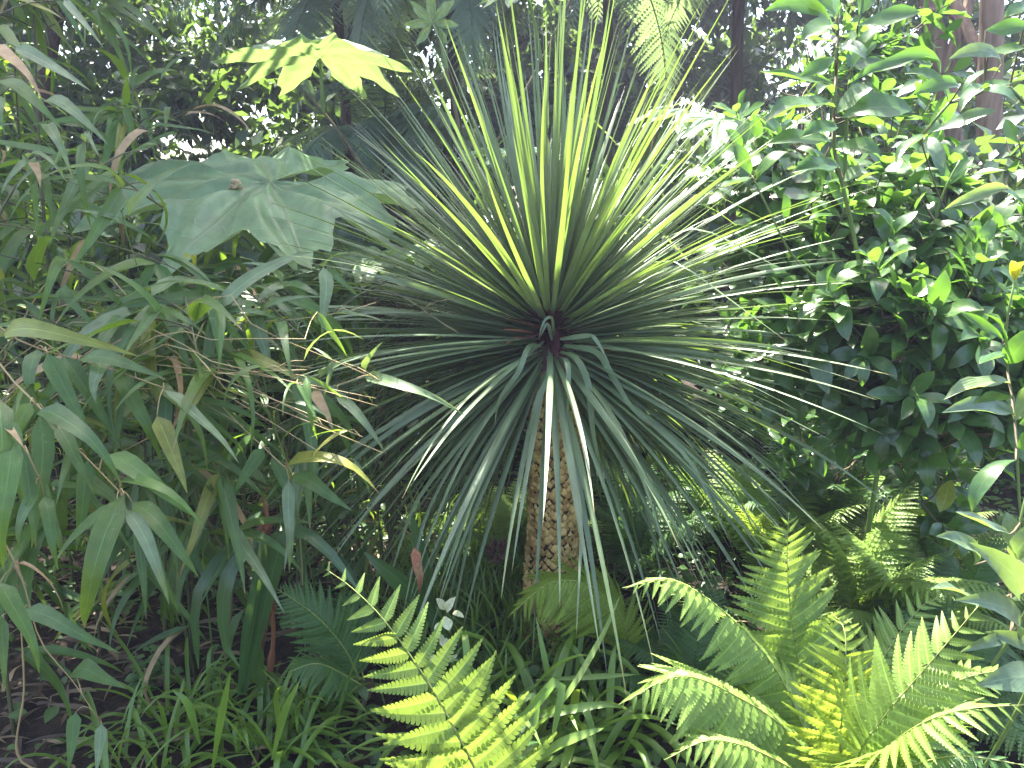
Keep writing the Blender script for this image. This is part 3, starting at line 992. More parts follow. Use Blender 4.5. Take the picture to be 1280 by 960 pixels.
def cane(label, path, leaves=(), r=.0035, ground=True, fill=0, fillY=None, group=None, name='bamboo_cane', seed=0, base=None, Lfill=(.12, .22), stem_mat=None):
    """path: world points of the visible cane; leaves: (base px, tip px, Y, width px, material, hint)."""
    g = np.random.default_rng(seed + 500)
    P0 = np.asarray(path[0])
    pts = list(path)
    if ground:
        b = np.array(base) if base is not None else np.array([P0[0] + g.normal() * .08, P0[1] + .15 + .1 * g.random(), 0])
        m = b * .45 + P0 * .55 + np.array([g.normal() * .03, .03, 0]); m[2] = P0[2] * .6
        pts = [b + [0, 0, -.04], m] + pts
    n = 36
    P = smooth_path(pts, n)
    root = empty(name, (P[0][0], P[0][1], 0), label, 'bamboo', group)
    tt = np.linspace(0, 1, n)
    rr = r * (1.25 - .8 * tt)
    nodes_at = (np.arange(n) % 5 == 0)
    wpart('stem', tube(P, rr * (1 + .35 * nodes_at), 6), stem_mat or M_stem, root)
    tw = []
    for (bx, by), (tx, ty), Y, wpx, mat, hint in leaves:
        A = W(bx, by, Y); B = W(tx, ty, Y - .06 if hint is None else Y + hint)
        d = B - A
        L = np.linalg.norm(d)
        wx = (wpx * Y / FPX) / (L * .17)
        view = nrm(CAM - A)
        nh = view * .8 + np.array([0, 0, .6]) + g.normal(size=3) * .25
        k = int(g.integers(0, 6))
        lpart('leaf', bam_mesh(mat, k), root, mat4(A, d, nh, L, wx))
        j = int(np.argmin(np.linalg.norm(P - A, axis=1)))
        if np.linalg.norm(P[j] - A) > .006:
            tw.append(tube(smooth_path([P[j], (P[j] + A) / 2 + np.array([0, 0, .012]), A], 6), np.linspace(r * .5, r * .35, 6), 4))
    for i in range(fill):
        t = .12 + .88 * g.random()
        if i % 3 == 0: t = 1 - .1 * g.random()
        p = np.array([np.interp(t, tt, P[:, k]) for k in range(3)])
        az = g.uniform(0, 2 * math.pi)
        out = nrm(np.array([math.cos(az), math.sin(az) - .2, .3]))
        q = p + out * g.uniform(.02, .14)
        tw.append(tube(smooth_path([p, (p + q) / 2 + [0, 0, .01], q], 5), np.linspace(r * .5, r * .3, 5), 4))
        for s in range(int(g.integers(1, 4))):
            d = nrm(np.array([out[0], out[1], 0]) + g.normal(size=3) * .55 + np.array([0, 0, -.45 - .5 * g.random()]))
            L = g.uniform(*Lfill)
            hit = False
            for f in (.0, .5, 1.0):                     # the huge lobed leaf stays in view
                lx, ly = pix(q + d * L * f)
                hit |= lx > 475 - .12 * max(0, 560 - ly) * (q[1] > 2.2)
                hit |= ((lx - 325) / 165) ** 2 + ((ly - 235) / 56) ** 2 < 1 and q[1] < 3.2
            if hit: continue
            mt = M_bam if g.random() < .86 else (M_bamp if g.random() < .4 else (M_bamy if g.random() < .65 else M_bamd))
            lpart('leaf', bam_mesh(mt, int(g.integers(0, 6))), root, mat4(q, d, np.array([0, 0, 1.0]) + nrm(CAM - q) * .5 + g.normal(size=3) * .3, L, g.uniform(.45, .82)))
    add_twigs(tw, stem_mat or M_stem, root)
    return root


B, BY, BP, BD = M_bam, M_bamy, M_bamp, M_bamd
cane('arching cane with a fan of broad dark green leaves hanging low at the left', [W(-60, 400, 1.62), W(5, 465, 1.56), W(52, 512, 1.55), W(105, 570, 1.53), W(150, 615, 1.52), W(160, 650, 1.52)],
     [((52, 511), (155, 609), 1.5, 28, B, None), ((50, 518), (38, 685), 1.5, 26, B, None), ((59, 521), (116, 616), 1.56, 22, B, None), ((134, 568), (255, 655), 1.5, 26, B, None),
      ((151, 602), (258, 662), 1.48, 19, B, None), ((155, 618), (107, 784), 1.46, 32, B, None), ((146, 628), (62, 730), 1.47, 22, B, None), ((157, 636), (211, 757), 1.45, 20, BP, None),
      ((165, 628), (248, 723), 1.52, 26, B, None), ((172, 650), (183, 775), 1.6, 14, B, None), ((110, 575), (95, 690), 1.62, 20, B, None), ((38, 503), (0, 568), 1.52, 18, B, None),
      ((140, 640), (128, 745), 1.6, 22, B, None), ((168, 640), (225, 770), 1.62, 16, B, None)], r=.003, base=(-1.9, 1.75, 0), seed=1)
cane('cane at the left edge hung with long overlapping dull green leaves', [W(-60, 470, 1.45), W(-10, 500, 1.42), W(20, 545, 1.4), W(32, 562, 1.4), W(50, 600, 1.4)],
     [((15, 548), (4, 715), 1.36, 30, B, None), ((25, 555), (12, 705), 1.4, 22, B, None), ((45, 610), (26, 692), 1.42, 22, B, None), ((55, 620), (72, 712), 1.44, 18, B, None), ((0, 500), (-12, 620), 1.4, 26, B, None),
      ((-20, 505), (30, 560), 1.4, 18, BD, None), ((30, 560), (45, 685), 1.44, 20, B, None), ((48, 600), (82, 700), 1.5, 20, B, None), ((5, 520), (30, 640), 1.48, 22, B, None)], r=.003, base=(-1.7, 1.55, 0), seed=2)
cane('cane with one bright yellow-green leaf lying level across the left side', [W(-70, 380, 1.7), W(5, 417, 1.62), W(60, 440, 1.68), W(120, 455, 1.7), W(205, 485, 1.7)],
     [((5, 417), (175, 447), 1.6, 25, BY, None), ((100, 449), (208, 476), 1.66, 21, B, None), ((205, 488), (299, 579), 1.66, 22, BP, None), ((196, 520), (234, 617), 1.66, 24, BY, None),
      ((46, 437), (48, 508), 1.68, 24, B, None), ((59, 442), (118, 552), 1.66, 22, B, None), ((125, 450), (119, 505), 1.66, 20, BP, None), ((80, 445), (150, 560), 1.75, 20, B, None),
      ((205, 485), (215, 600), 1.75, 18, B, None), ((150, 462), (205, 580), 1.78, 22, B, None), ((170, 470), (260, 590), 1.78, 20, B, None), ((110, 452), (185, 545), 1.85, 22, B, None)], r=.003, base=(-2.2, 1.9, 0), seed=3)
cane('long straw-coloured cane slanting down to an olive leaf beside the rosette', [W(80, 330, 2.1), W(198, 417, 2.0), W(282, 513, 1.95), W(357, 585, 1.9)],
     [((357, 583), (475, 617), 1.86, 26, BY, None), ((366, 594), (440, 640), 1.88, 22, B, None), ((361, 599), (362, 715), 1.86, 16, BP, None), ((330, 560), (290, 620), 1.9, 18, B, None), ((340, 570), (372, 660), 1.95, 16, B, None)],
     r=.0028, base=(-2.2, 2.3, 0), seed=4)
cane('thin green cane with a bright upright leaf in front of the huge lobed leaf', [W(158, 290, 1.95), W(155, 265, 1.93), W(110, 235, 1.9), W(72, 222, 1.9), W(32, 200, 1.9)],
     [((160, 269), (248, 201), 1.9, 15, BP, None), ((35, 198), (86, 231), 1.9, 10, BP, None), ((42, 203), (51, 235), 1.88, 11, BD, None), ((32, 198), (0, 245), 1.9, 8, BP, None), ((150, 275), (90, 262), 1.9, 8, BP, None)],
     r=.0022, base=(-1.0, 2.3, 0), seed=5, stem_mat=M_gstem)
cane('cane at the upper left edge with one tan dead leaf among green ones', [W(-60, 30, 1.75), W(0, 62, 1.72), W(40, 110, 1.74), W(58, 150, 1.75)],
     [((-8, 58), (53, 123), 1.68, 17, BD, None), ((20, 59), (114, 114), 1.72, 16, BP, None), ((55, 126), (136, 183), 1.72, 17, BP, None), ((0, 100), (79, 165), 1.7, 18, B, None), ((60, 155), (92, 223), 1.74, 15, BP, None),
      ((0, 120), (6, 170), 1.7, 10, B, None), ((20, 0), (80, 25), 1.8, 9, BY, None), ((80, 0), (130, 60), 1.8, 9, BP, None), ((-5, 30), (40, 90), 1.8, 16, B, None)], r=.003, base=(-2.0, 1.9, 0), seed=6, stem_mat=M_cane)
cane('thin cane from which a pale strap-like leaf hangs over dark shade', [W(300, 330, 2.2), W(345, 350, 2.15), W(404, 334, 2.1), W(440, 345, 2.1)],
     [((404, 334), (401, 418), 2.05, 18, BP, None), ((372, 338), (330, 300), 2.1, 10, BP, None), ((404, 334), (440, 318), 2.1, 9, B, None), ((350, 355), (400, 385), 2.12, 10, B, None), ((410, 338), (450, 372), 2.1, 10, B, None)],
     r=.0022, base=(-.7, 2.6, 0), seed=7, stem_mat=M_gstem)
cane('thin cane topped by a pale folded leaf that bends double', [W(322, 480, 2.15), W(318, 440, 2.12), W(320, 400, 2.1), W(336, 362, 2.1)],
     [((354, 357), (320, 387), 2.08, 17, BP, None), ((318, 388), (339, 468), 2.05, 20, BP, None), ((354, 358), (410, 380), 2.1, 12, B, None), ((354, 358), (300, 330), 2.1, 10, BP, None), ((325, 395), (372, 408), 2.1, 9, BP, None)],
     r=.0022, base=(-.75, 2.5, 0), seed=8)
cane('straw-coloured cane drooping into the bottom left corner with dark leaves', [W(-40, 640, 1.5), W(20, 705, 1.5), W(50, 800, 1.5), W(90, 850, 1.52), W(127, 905, 1.55)],
     [((0, 728), (50, 842), 1.42, 24, B, None), ((30, 762), (150, 818), 1.46, 24, B, None), ((2, 770), (5, 866), 1.44, 14, B, None), ((127, 905), (120, 968), 1.52, 15, BP, None), ((92, 838), (158, 862), 1.6, 30, B, None),
      ((95, 890), (85, 965), 1.55, 18, B, None), ((20, 705), (82, 768), 1.5, 6, BD, None)], r=.0022, base=(-1.5, 1.5, 0), seed=9)
cane('bare dry cane standing upright in the bottom left corner', [W(25, 950, 1.62), W(30, 860, 1.6), W(24, 760, 1.6), W(16, 690, 1.6)], [((16, 690), (35, 735), 1.58, 8, BD, None)], r=.0028, base=(-.98, 1.65, 0), seed=10)
cane('level straw-coloured cane crossing in front of the bamboo, thin leaves at its end', [W(40, 398, 2.1), W(150, 396, 2.08), W(320, 402, 2.05), W(420, 392, 2.05), W(470, 378, 2.05)],
     [((320, 402), (405, 372), 2.05, 8, BP, None), ((420, 392), (480, 402), 2.05, 8, BP, None), ((240, 400), (300, 432), 2.06, 9, B, None)], r=.0024, base=(-2.4, 2.4, 0), seed=11)
cane('straw-coloured cane ending in a pale tan leaf tip left of the rosette', [W(117, 380, 2.0), W(200, 398, 2.0), W(300, 445, 1.98), W(372, 470, 1.98), W(392, 488, 1.98)],
     [((392, 488), (417, 540), 1.95, 14, BD, None), ((300, 440), (388, 484), 1.95, 17, BY, None), ((240, 420), (330, 480), 2.0, 14, B, None), ((372, 470), (440, 500), 2.0, 10, BP, None)], r=.0026, base=(-2.4, 2.3, 0), seed=12)
cane('short dry cane running level under the yellow-green leaf', [W(90, 478, 1.8), W(128, 485, 1.8), W(201, 486, 1.8)], [((201, 486), (250, 470), 1.8, 10, B, None), ((196, 486), (250, 520), 1.8, 12, B, None)], r=.0022, base=(-2.4, 2.0, 0), seed=13)
cane('dry forked cane leaning right towards the rosette leaves', [W(240, 520, 2.0), W(300, 511, 2.0), W(360, 500, 1.98), W(400, 488, 1.96), W(455, 470, 1.95)],
     [((420, 496), (482, 568), 1.93, 13, BP, None), ((455, 470), (585, 521), 1.9, 15, BP, None), ((457, 464), (479, 427), 1.93, 10, BP, None), ((400, 470), (470, 440), 1.95, 9, BP, None)], r=.0024, base=(-2.4, 2.3, 0), seed=14)
g = np.random.default_rng(99)
# thin dry canes that cross each other
for i in range(12):
    x0 = g.uniform(10, 260); y0 = g.uniform(360, 500)
    a = g.uniform(-.25, .5)
    L = g.uniform(200, 340)
    Y = g.uniform(1.72, 1.95)
    pts = [W(x0 + L * t * math.cos(a), y0 + L * t * math.sin(a) + 14 * t * t, Y - .05 * t) for t in (0, .33, .66, 1)]
    cane('dry straw-thin cane in the tangle of crossing canes left of the rosette', pts, r=.0019, seed=100 + i, fill=2, Lfill=(.08, .15), base=(-2.7 + .3 * g.random(), 1.8 + .3 * g.random(), 0), group='dry canes crossing left of the rosette')
for i, (ex, ey, Y, lab) in enumerate([
        (90, 560, 1.85, 'arching cane with long slim leaves behind the broad leaf fan, nearest the left edge'), (205, 520, 1.9, 'arching cane with slim hanging leaves just right of the broad leaf fan'),
        (285, 600, 1.95, 'arching cane with slim leaves hanging over the dark soil at lower left'), (330, 500, 2.0, 'arching cane with slim leaves under the tangle of dry canes'),
        (425, 590, 2.1, 'arching cane with slim leaves whose tip reaches the rosette leaves'), (235, 455, 1.95, 'arching cane with slim leaves behind the bright level leaf'),
        (110, 690, 1.8, 'low cane with slim leaves beneath the broad leaf fan'), (45, 740, 1.7, 'lowest cane with slim leaves at the left edge'),
        (390, 660, 2.15, 'low cane with slim leaves beside the broad arching strap leaves'), (270, 690, 2.0, 'low cane with slim leaves left of the broad arching strap leaves'),
        (330, 420, 2.1, 'arching cane with slim leaves above the olive leaf'), (180, 620, 1.95, 'arching cane with slim leaves directly behind the broad leaf fan')]):
    g2 = np.random.default_rng(900 + i)
    pts = [W(-120, ey - 120, Y + .1), W(ex * .35 - 30, ey - 125, Y), W(ex * .75, ey - 70, Y), W(ex, ey, Y - .03)]
    cane(lab, pts, r=.0028, seed=300 + i, fill=13, Lfill=(.20, .33), base=(-2.3, Y + .1, 0), stem_mat=M_cane)
# leafy canes filling the thicket
for i in range(64):
    x = -2.7 + 2.3 * ((i * .618) % 1) + g.normal() * .1
    y = g.uniform(2.0, 3.5)
    if x > -.75: y = g.uniform(2.7, 3.5)
    h = g.uniform(.7, 2.1) if x > -1.3 else g.uniform(1.5, 2.6)
    if abs(x + .9) < .55: h = min(h, 1.25 + .08 * (3.5 - y))      # keep the huge lobed leaf in view
    b = np.array([x, y, 0])
    lx = g.uniform(.05, .5); ly = g.uniform(-.35, .1)
    pts = [b + [.03 * lx, 0, h * .55], b + [lx * .35, ly * .3, h * .88], b + [lx * .8, ly * .8, h], b + [lx * 1.3, ly * 1.3, h * .92]]
    hi = h > 1.7
    cane('tall leafy bamboo cane fading into the haze at upper left' if hi else 'leafy bamboo cane in the shaded thicket under the huge lobed leaf', pts, r=.005, seed=200 + i, fill=22 if hi else 16, base=b,
         Lfill=(.18, .30) if hi else (.22, .36), stem_mat=M_cane, group='tall bamboo canes at upper left' if hi else 'shaded bamboo canes of the thicket')


# ------------------------------------------------------------------ glossy shrubs on the right
SH_T = [leaf_tpl(ellip, .40, b, f, 9, wv, tw, tb) for b, f, wv, tw, tb in
        [(.06, .25, .02, 0, .05), (.12, .35, -.03, .2, .15), (.02, .3, .03, -.3, -.05), (.16, .2, .0, .35, .2), (.08, .45, .02, -.15, .1)]]
SH_ME = {}


def sh_mesh(mat, k):
    if (mat.name, k) not in SH_ME:
        SH_ME[(mat.name, k)] = mesh_np('leaf', SH_T[k], mat)
    return SH_ME[(mat.name, k)]


M_bud = leaf_mat('yellow_bud_leaf', [(.36, .36, .02), (.42, .40, .03)], (.6, .6, .03), tf=.4, rough=.4, vein='midrib')


SHAFTS = [(W(980, 600, 2.9), .13), (W(1090, 640, 2.7), .14), (W(1125, 615, 2.6), .11), (W(1050, 580, 3.0), .10), (W(1000, 680, 2.5), .12), (W(1150, 560, 2.6), .08), (W(1190, 690, 2.4), .12)]


def shrub(label, base, stems, keys, blobs, nclust, Lr, seed, mat, name='evergreen_shrub', buds=(), maxparts=290):
    """stems: world polylines; keys: leaves by pixel; blobs: (centre, radius) volumes filled with leaf whorls."""
    g = np.random.default_rng(seed)
    root = empty(name, base, label, 'shrub')
    S = []
    for pts, r in stems:
        P = smooth_path(pts, 24)
        S.append(P)
        wpart('branch', tube(P, r * (1 - .6 * np.linspace(0, 1, 24)), 7), M_gstem if r < .012 else M_twig, root)
    for bc, br, _w in blobs:                            # a side branch into every mass of leaves
        A = np.vstack(S)
        j = int(np.argmin(np.linalg.norm(A - np.asarray(bc) + np.array([0, 0, .35]), axis=1)))
        for k in range(3):
            e = np.asarray(bc) + nrm(g.normal(size=3)) * br * (.75 if k else .2)
            P = smooth_path([A[j], (A[j] * .5 + e * .5) + g.normal(size=3) * .04, e], 14)
            S.append(P)
            wpart('branch', tube(P, .0055 * (1 - .6 * np.linspace(0, 1, 14)), 5), M_twig, root)
    allS = np.vstack(S)
    tw = []
    nparts = 0
    for (bx, by), (tx, ty), Y, wpx, hint, m2 in keys:
        A = W(bx, by, Y); Bp = W(tx, ty, Y + (hint or 0) - .02)
        d = Bp - A
        L = np.linalg.norm(d)
        wx = (wpx * Y / FPX) / (L * .36)
        nh = nrm(CAM - A) * .7 + np.array([0, 0, .7]) + g.normal(size=3) * .25
        lpart('leaf', sh_mesh(m2 or mat, int(g.integers(0, 5))), root, mat4(A, d, nh, L, wx))
        nparts += 1
        j = int(np.argmin(np.linalg.norm(allS - A, axis=1)))
        if np.linalg.norm(allS[j] - A) > .004:
            tw.append(tube(smooth_path([allS[j], (allS[j] + A) / 2 + [0, 0, -.005], A], 5), np.linspace(.003, .002, 5), 4))
    pend = []
    bw = np.array([b[1] ** 2 * b[2] for b in blobs]) if blobs else None
    for i in range(nclust):
        b = blobs[int(g.choice(len(blobs), p=bw / bw.sum()))]
        c = np.asarray(b[0]) + nrm(g.normal(size=3)) * b[1] * g.random() ** .45 * np.array([1, .8, 1])
        if c[2] < .1: c[2] = .1 + .1 * g.random()
        j = int(np.argmin(np.linalg.norm(allS - c + np.array([0, 0, .08]), axis=1)))
        s0 = allS[j]
        ax = nrm(c - s0 + np.array([0, -.1, .35 * np.linalg.norm(c - s0)]) + g.normal(size=3) * .05)
        tw.append(tube(smooth_path([s0, s0 * .4 + c * .6 + [0, 0, -.03], c], 6), np.linspace(.004, .002, 6), 4))
        nl = int(g.integers(6, 11))
        e1 = nrm(np.cross(ax, [.3, .2, .9])); e2 = np.cross(ax, e1)
        for k in range(nl):
            a = k * 2.4 + g.normal() * .2
            o = e1 * math.cos(a) + e2 * math.sin(a)
            f = k / nl
            d = nrm(o * (1 - .45 * f) + ax * (.15 + .75 * f) + g.normal(size=3) * .15 + np.array([0, 0, -.22]))
            p = c - ax * (.07 * (1 - f)) 
            pend.append((p, d, ax + np.array([0, 0, .5]) + g.normal(size=3) * .15, g.uniform(*Lr) * (1 - .25 * f)))
    pend = [q for q in pend if all(np.linalg.norm((q[0] - t) - ((q[0] - t) @ SUN) * SUN) > r for t, r in SHAFTS)]
    pend = [q for q in pend if not (1205 < pix(q[0])[0] < 1272 and pix(q[0])[1] < 290)]     # the straight trunk stays in view
    pend.sort(key=lambda q: q[0][1])
    rest = []
    for q in pend:
        if nparts < maxparts:
            lpart('leaf', sh_mesh(mat, int(g.integers(0, 5))), root, mat4(*q))
            nparts += 1
        else:
            rest.append(q)
    if rest:
        ar = [np.array(x) for x in zip(*rest)]
        k = len(rest) // 3 + 1
        pieces = [scatter(SH_T[v], *[x[v * k:(v + 1) * k] for x in ar]) for v in range(3) if len(rest) > v * k]
        stuff('foliage', merge(pieces), mat, root)
    for (px, py, Y, L) in buds:
        p = W(px, py, Y)
        for k in range(4):
            a = k * 1.7
            lpart('bud_leaf', sh_mesh(M_bud, k), root, mat4(p, np.array([math.cos(a) * .4, math.sin(a) * .4, 1]), np.array([-math.cos(a), -math.sin(a), .4]), L))
    add_twigs(tw, M_twig, root)
    return root


Z0 = np.array([0, 0, -.04])
# tall shoot with large leaves
shrub('evergreen shrub with a tall upright shoot of large bright leaves, right of the rosette', (1.35, 2.75, 0),
      [([(1.35, 2.75, -.04), W(1110, 480, 2.6), W(1085, 380, 2.45), W(1060, 260, 2.3), W(1042, 180, 2.25), W(1045, 90, 2.2), W(1048, 20, 2.2), W(1046, -10, 2.2)], .011),
       ([W(1056, 235, 2.3), W(1058, 150, 2.25), W(1064, 90, 2.2), W(1075, 20, 2.2), W(1082, -20, 2.2)], .006),
       ([W(1090, 400, 2.5), W(1000, 330, 2.4), W(960, 260, 2.3), W(940, 220, 2.3)], .006),
       ([W(1090, 400, 2.5), W(1150, 320, 2.5), W(1180, 240, 2.4), W(1200, 200, 2.4)], .007)],
      [((1046, 22), (1032, -22), 2.15, 32, -.02, None), ((1040, 34), (955, 14), 2.18, 18, 0, None), ((1046, 38), (1000, 52), 2.12, 20, -.05, None), ((1072, 32), (1150, 14), 2.15, 20, 0, None),
       ((1048, 64), (1072, 44), 2.12, 22, -.05, M_shrg), ((1045, 106), (950, 90), 2.18, 15, 0, None), ((1046, 142), (1090, 110), 2.12, 26, -.03, M_shrg), ((1052, 147), (1140, 138), 2.15, 32, -.02, None),
       ((1044, 134), (958, 152), 2.12, 28, -.05, None), ((1058, 106), (1176, 78), 2.18, 16, .02, None), ((1064, 86), (1100, 32), 2.18, 20, .02, None), ((1044, 74), (1000, 96), 2.15, 16, 0, None),
       ((1045, 60), (1082, 74), 2.1, 20, -.05, M_shrg), ((1050, 20), (1010, -12), 2.2, 16, .03, None), ((1074, 20), (1090, -20), 2.2, 16, .03, None), ((1040, 178), (960, 180), 2.15, 24, -.05, None),
       ((1044, 186), (1100, 190), 2.15, 22, -.05, None), ((1050, 210), (990, 216), 2.2, 22, -.04, None), ((1055, 225), (1085, 215), 2.15, 18, -.05, M_shrg), ((1042, 120), (1022, 118), 2.1, 14, -.06, None),
       ((1047, 160), (1000, 172), 2.14, 18, -.05, None), ((1060, 120), (1098, 132), 2.2, 16, 0, None), ((940, 222), (900, 235), 2.25, 18, -.04, None), ((945, 225), (985, 190), 2.25, 18, 0, None), ((938, 218), (915, 180), 2.3, 16, .02, None)],
      [(W(1000, 260, 2.75), .26, 1), (W(1080, 300, 2.6), .28, 1), (W(980, 340, 2.75), .28, .8), (W(1150, 260, 2.75), .28, 1), (W(1080, 430, 2.35), .28, .9), (W(950, 220, 2.8), .2, .7), (W(1010, 410, 2.5), .24, .8), (W(1060, 370, 2.45), .25, .8), (W(985, 130, 3.3), .3, .7), (W(1090, 80, 3.4), .34, .7), (W(1100, 190, 2.9), .26, .9)], 280, (.08, .17), 1, M_shr)
# branch entering from the right
shrub('glossy evergreen shrub whose branch reaches in from the right in front of the trunks', (2.0, 2.6, 0),
      [([(2.0, 2.6, -.04), (2.0, 2.6, 1.0), W(1300, 250, 2.4), W(1285, 130, 2.3), W(1250, 108, 2.25), W(1220, 116, 2.2), W(1185, 130, 2.2), W(1150, 172, 2.2)], .010),
       ([(2.0, 2.6, .9), W(1240, 330, 2.6), W(1180, 280, 2.5), W(1120, 260, 2.5)], .007),
       ([(2.0, 2.6, .7), W(1260, 430, 2.5), W(1180, 420, 2.4), W(1120, 400, 2.4)], .007)],
      [((1200, 108), (1140, 118), 2.18, 16, 0, None), ((1252, 80), (1186, 74), 2.2, 16, 0, M_shrg), ((1165, 165), (1245, 138), 2.15, 16, -.03, M_shrg), ((1162, 158), (1182, 120), 2.15, 18, -.02, None), ((1232, 38), (1285, 32), 2.2, 18, 0, None),
       ((1285, 10), (1255, 22), 2.2, 14, 0, None), ((1235, 65), (1280, 60), 2.2, 15, 0, None), ((1220, 116), (1270, 128), 2.15, 18, -.05, None), ((1215, 120), (1265, 105), 2.2, 14, 0, None), ((1185, 130), (1130, 92), 2.25, 14, .03, None),
       ((1180, 262), (1260, 235), 2.2, 14, 0, M_bamp), ((1200, 120), (1250, 90), 2.25, 14, .03, None), ((1160, 170), (1120, 205), 2.15, 16, -.05, None), ((1155, 172), (1180, 210), 2.15, 16, -.05, M_shrg), ((1240, 112), (1200, 140), 2.15, 14, -.05, None)],
      [(W(1170, 280, 2.7), .24, .9), (W(1250, 330, 2.55), .28, 1), (W(1180, 370, 2.4), .28, 1), (W(1130, 470, 2.3), .26, .8), (W(1260, 480, 2.25), .28, .9), (W(1200, 440, 2.3), .25, .8), (W(1310, 160, 2.7), .14, .3)], 250, (.08, .17), 2, M_shr)
# dark mass below
shrub('dark evergreen shrub in shade low on the right, above the far ferns', (1.25, 3.2, 0),
      [([(1.25, 3.2, -.04), (1.22, 3.15, .5), W(1080, 520, 2.9), W(1060, 450, 2.9)], .010), ([(1.25, 3.2, .3), W(1160, 560, 2.8), W(1200, 520, 2.7)], .007), ([(1.25, 3.2, .4), W(1030, 560, 2.8), W(1010, 540, 2.7)], .006)],
      [((1062, 545), (1010, 525), 2.6, 18, -.03, None), ((1062, 545), (1000, 560), 2.6, 20, -.05, None), ((1062, 545), (1048, 585), 2.55, 22, -.05, None), ((1062, 545), (1110, 530), 2.6, 20, 0, None), ((1062, 545), (1085, 500), 2.65, 18, .03, None),
       ((1140, 560), (1090, 590), 2.55, 26, -.05, None), ((1145, 545), (1200, 560), 2.55, 24, -.05, None), ((1150, 540), (1120, 515), 2.6, 22, 0, None), ((1190, 600), (1175, 640), 2.4, 20, -.03, M_bamy)],
      [(W(1060, 520, 3.0), .30, 1), (W(1150, 540, 2.9), .33, 1), (W(980, 460, 3.3), .35, .7), (W(1200, 600, 2.7), .25, .7), (W(1040, 420, 3.3), .35, .8), (W(940, 400, 3.7), .35, .6)], 105, (.09, .15), 3, M_shr)
# right-edge shoot with a yellow bud
shrub('slim green shoot at the right edge tipped with a yellow bud', (1.18, 1.95, 0),
      [([(1.18, 1.95, -.04), W(1285, 760, 1.75), W(1275, 640, 1.7), W(1268, 520, 1.66), W(1256, 430, 1.62), W(1268, 352, 1.6)], .0055)],
      [((1256, 430), (1230, 392), 1.6, 12, 0, None), ((1254, 425), (1200, 390), 1.62, 12, .03, None), ((1260, 455), (1290, 410), 1.58, 26, -.02, None), ((1263, 480), (1180, 500), 1.58, 22, -.03, M_bamp), ((1266, 498), (1220, 503), 1.56, 18, -.04, None),
       ((1268, 520), (1178, 516), 1.56, 24, -.04, M_shrg), ((1268, 525), (1300, 480), 1.58, 26, -.02, M_shrg), ((1258, 440), (1225, 455), 1.58, 20, -.03, None), ((1272, 560), (1300, 545), 1.6, 24, -.02, None), ((1270, 575), (1215, 640), 1.6, 20, -.02, None)],
      [], 0, (.1, .1), 4, M_shr, buds=[(1268, 352, 1.6, .045)])
shrub('low shoot with large grey-green glossy leaves at the lower right edge', (.98, 1.55, 0),
      [([(.98, 1.55, -.04), W(1290, 850, 1.42), W(1268, 780, 1.4), W(1263, 715, 1.4), W(1278, 640, 1.4), W(1290, 590, 1.42)], .006)],
      [((1264, 748), (1212, 678), 1.33, 30, -.04, M_shrg), ((1218, 706), (1170, 670), 1.35, 20, -.02, M_shrg), ((1226, 758), (1164, 736), 1.34, 16, -.03, M_shrg), ((1266, 806), (1194, 750), 1.32, 24, -.04, M_shrg), ((1262, 800), (1200, 815), 1.34, 14, -.03, M_shrg),
       ((1262, 668), (1194, 640), 1.36, 16, -.03, None), ((1268, 700), (1300, 650), 1.36, 24, -.02, M_shrg), ((1290, 850), (1222, 856), 1.3, 36, -.04, None), ((1285, 815), (1230, 790), 1.33, 18, .0, None), ((1270, 690), (1258, 640), 1.42, 22, .03, None)],
      [], 0, (.1, .1), 5, M_shrg)


# ------------------------------------------------------------------ near ferns
FR = empty('fern', (.68, 1.70, 0), 'large bright fern in full sun at the lower right', 'fern')
frond(FR, [(.68, 1.70, -.01), W(1025, 985, 1.696), W(1000, 900, 1.723), W(965, 830, 1.740), W(905, 765, 1.696), W(840, 725, 1.610), W(778, 735, 1.549)], 0.149, (-.1, -.35, 1), M_fern, n=32, droop=.9, seed=1, start=.2, wx=1.2)
frond(FR, [(.68, 1.70, -.01), W(1030, 985, 1.653), W(985, 915, 1.610), W(920, 870, 1.549), W(850, 845, 1.479), W(775, 880, 1.427)], 0.213, (-.15, -.45, 1), M_fern, n=32, droop=1.0, seed=2, start=.12, wx=1.2)
frond(FR, [(.68, 1.70, -.01), W(1030, 975, 1.740), W(1008, 880, 1.810), W(990, 780, 1.844), W(984, 700, 1.862), W(986, 640, 1.862)], 0.184, (0, -1, .45), M_fern, n=30, droop=.25, seed=3, lean=12, start=.22, wx=1.1)
frond(FR, [(.68, 1.70, -.01), W(1045, 985, 1.610), W(1050, 920, 1.592), W(1056, 850, 1.592), W(1056, 790, 1.636), W(1040, 766, 1.705)], 0.154, (0, -.9, -.35), M_ferny, n=31, droop=.1, seed=4, lean=12, start=.15, wx=.9)
frond(FR, [(.68, 1.70, -.01), W(1060, 985, 1.610), W(1075, 940, 1.522), W(1110, 890, 1.435), W(1170, 820, 1.392), W(1225, 755, 1.392)], 0.169, (-.25, -.55, .8), M_fern, n=28, droop=.35, seed=5, lean=22, start=.15, wx=1.25)
frond(FR, [(.68, 1.70, -.01), W(1065, 985, 1.566), W(1120, 925, 1.409), W(1190, 890, 1.322), W(1290, 880, 1.270)], 0.149, (0, -.35, 1), M_fern, n=33, droop=.8, seed=6, start=.12)
frond(FR, [(.68, 1.70, -.01), W(1060, 985, 1.583), W(1130, 960, 1.392), W(1200, 945, 1.305), W(1300, 960, 1.235)], 0.139, (0, -.4, 1), M_fernd, n=31, droop=.9, seed=7, start=.12)
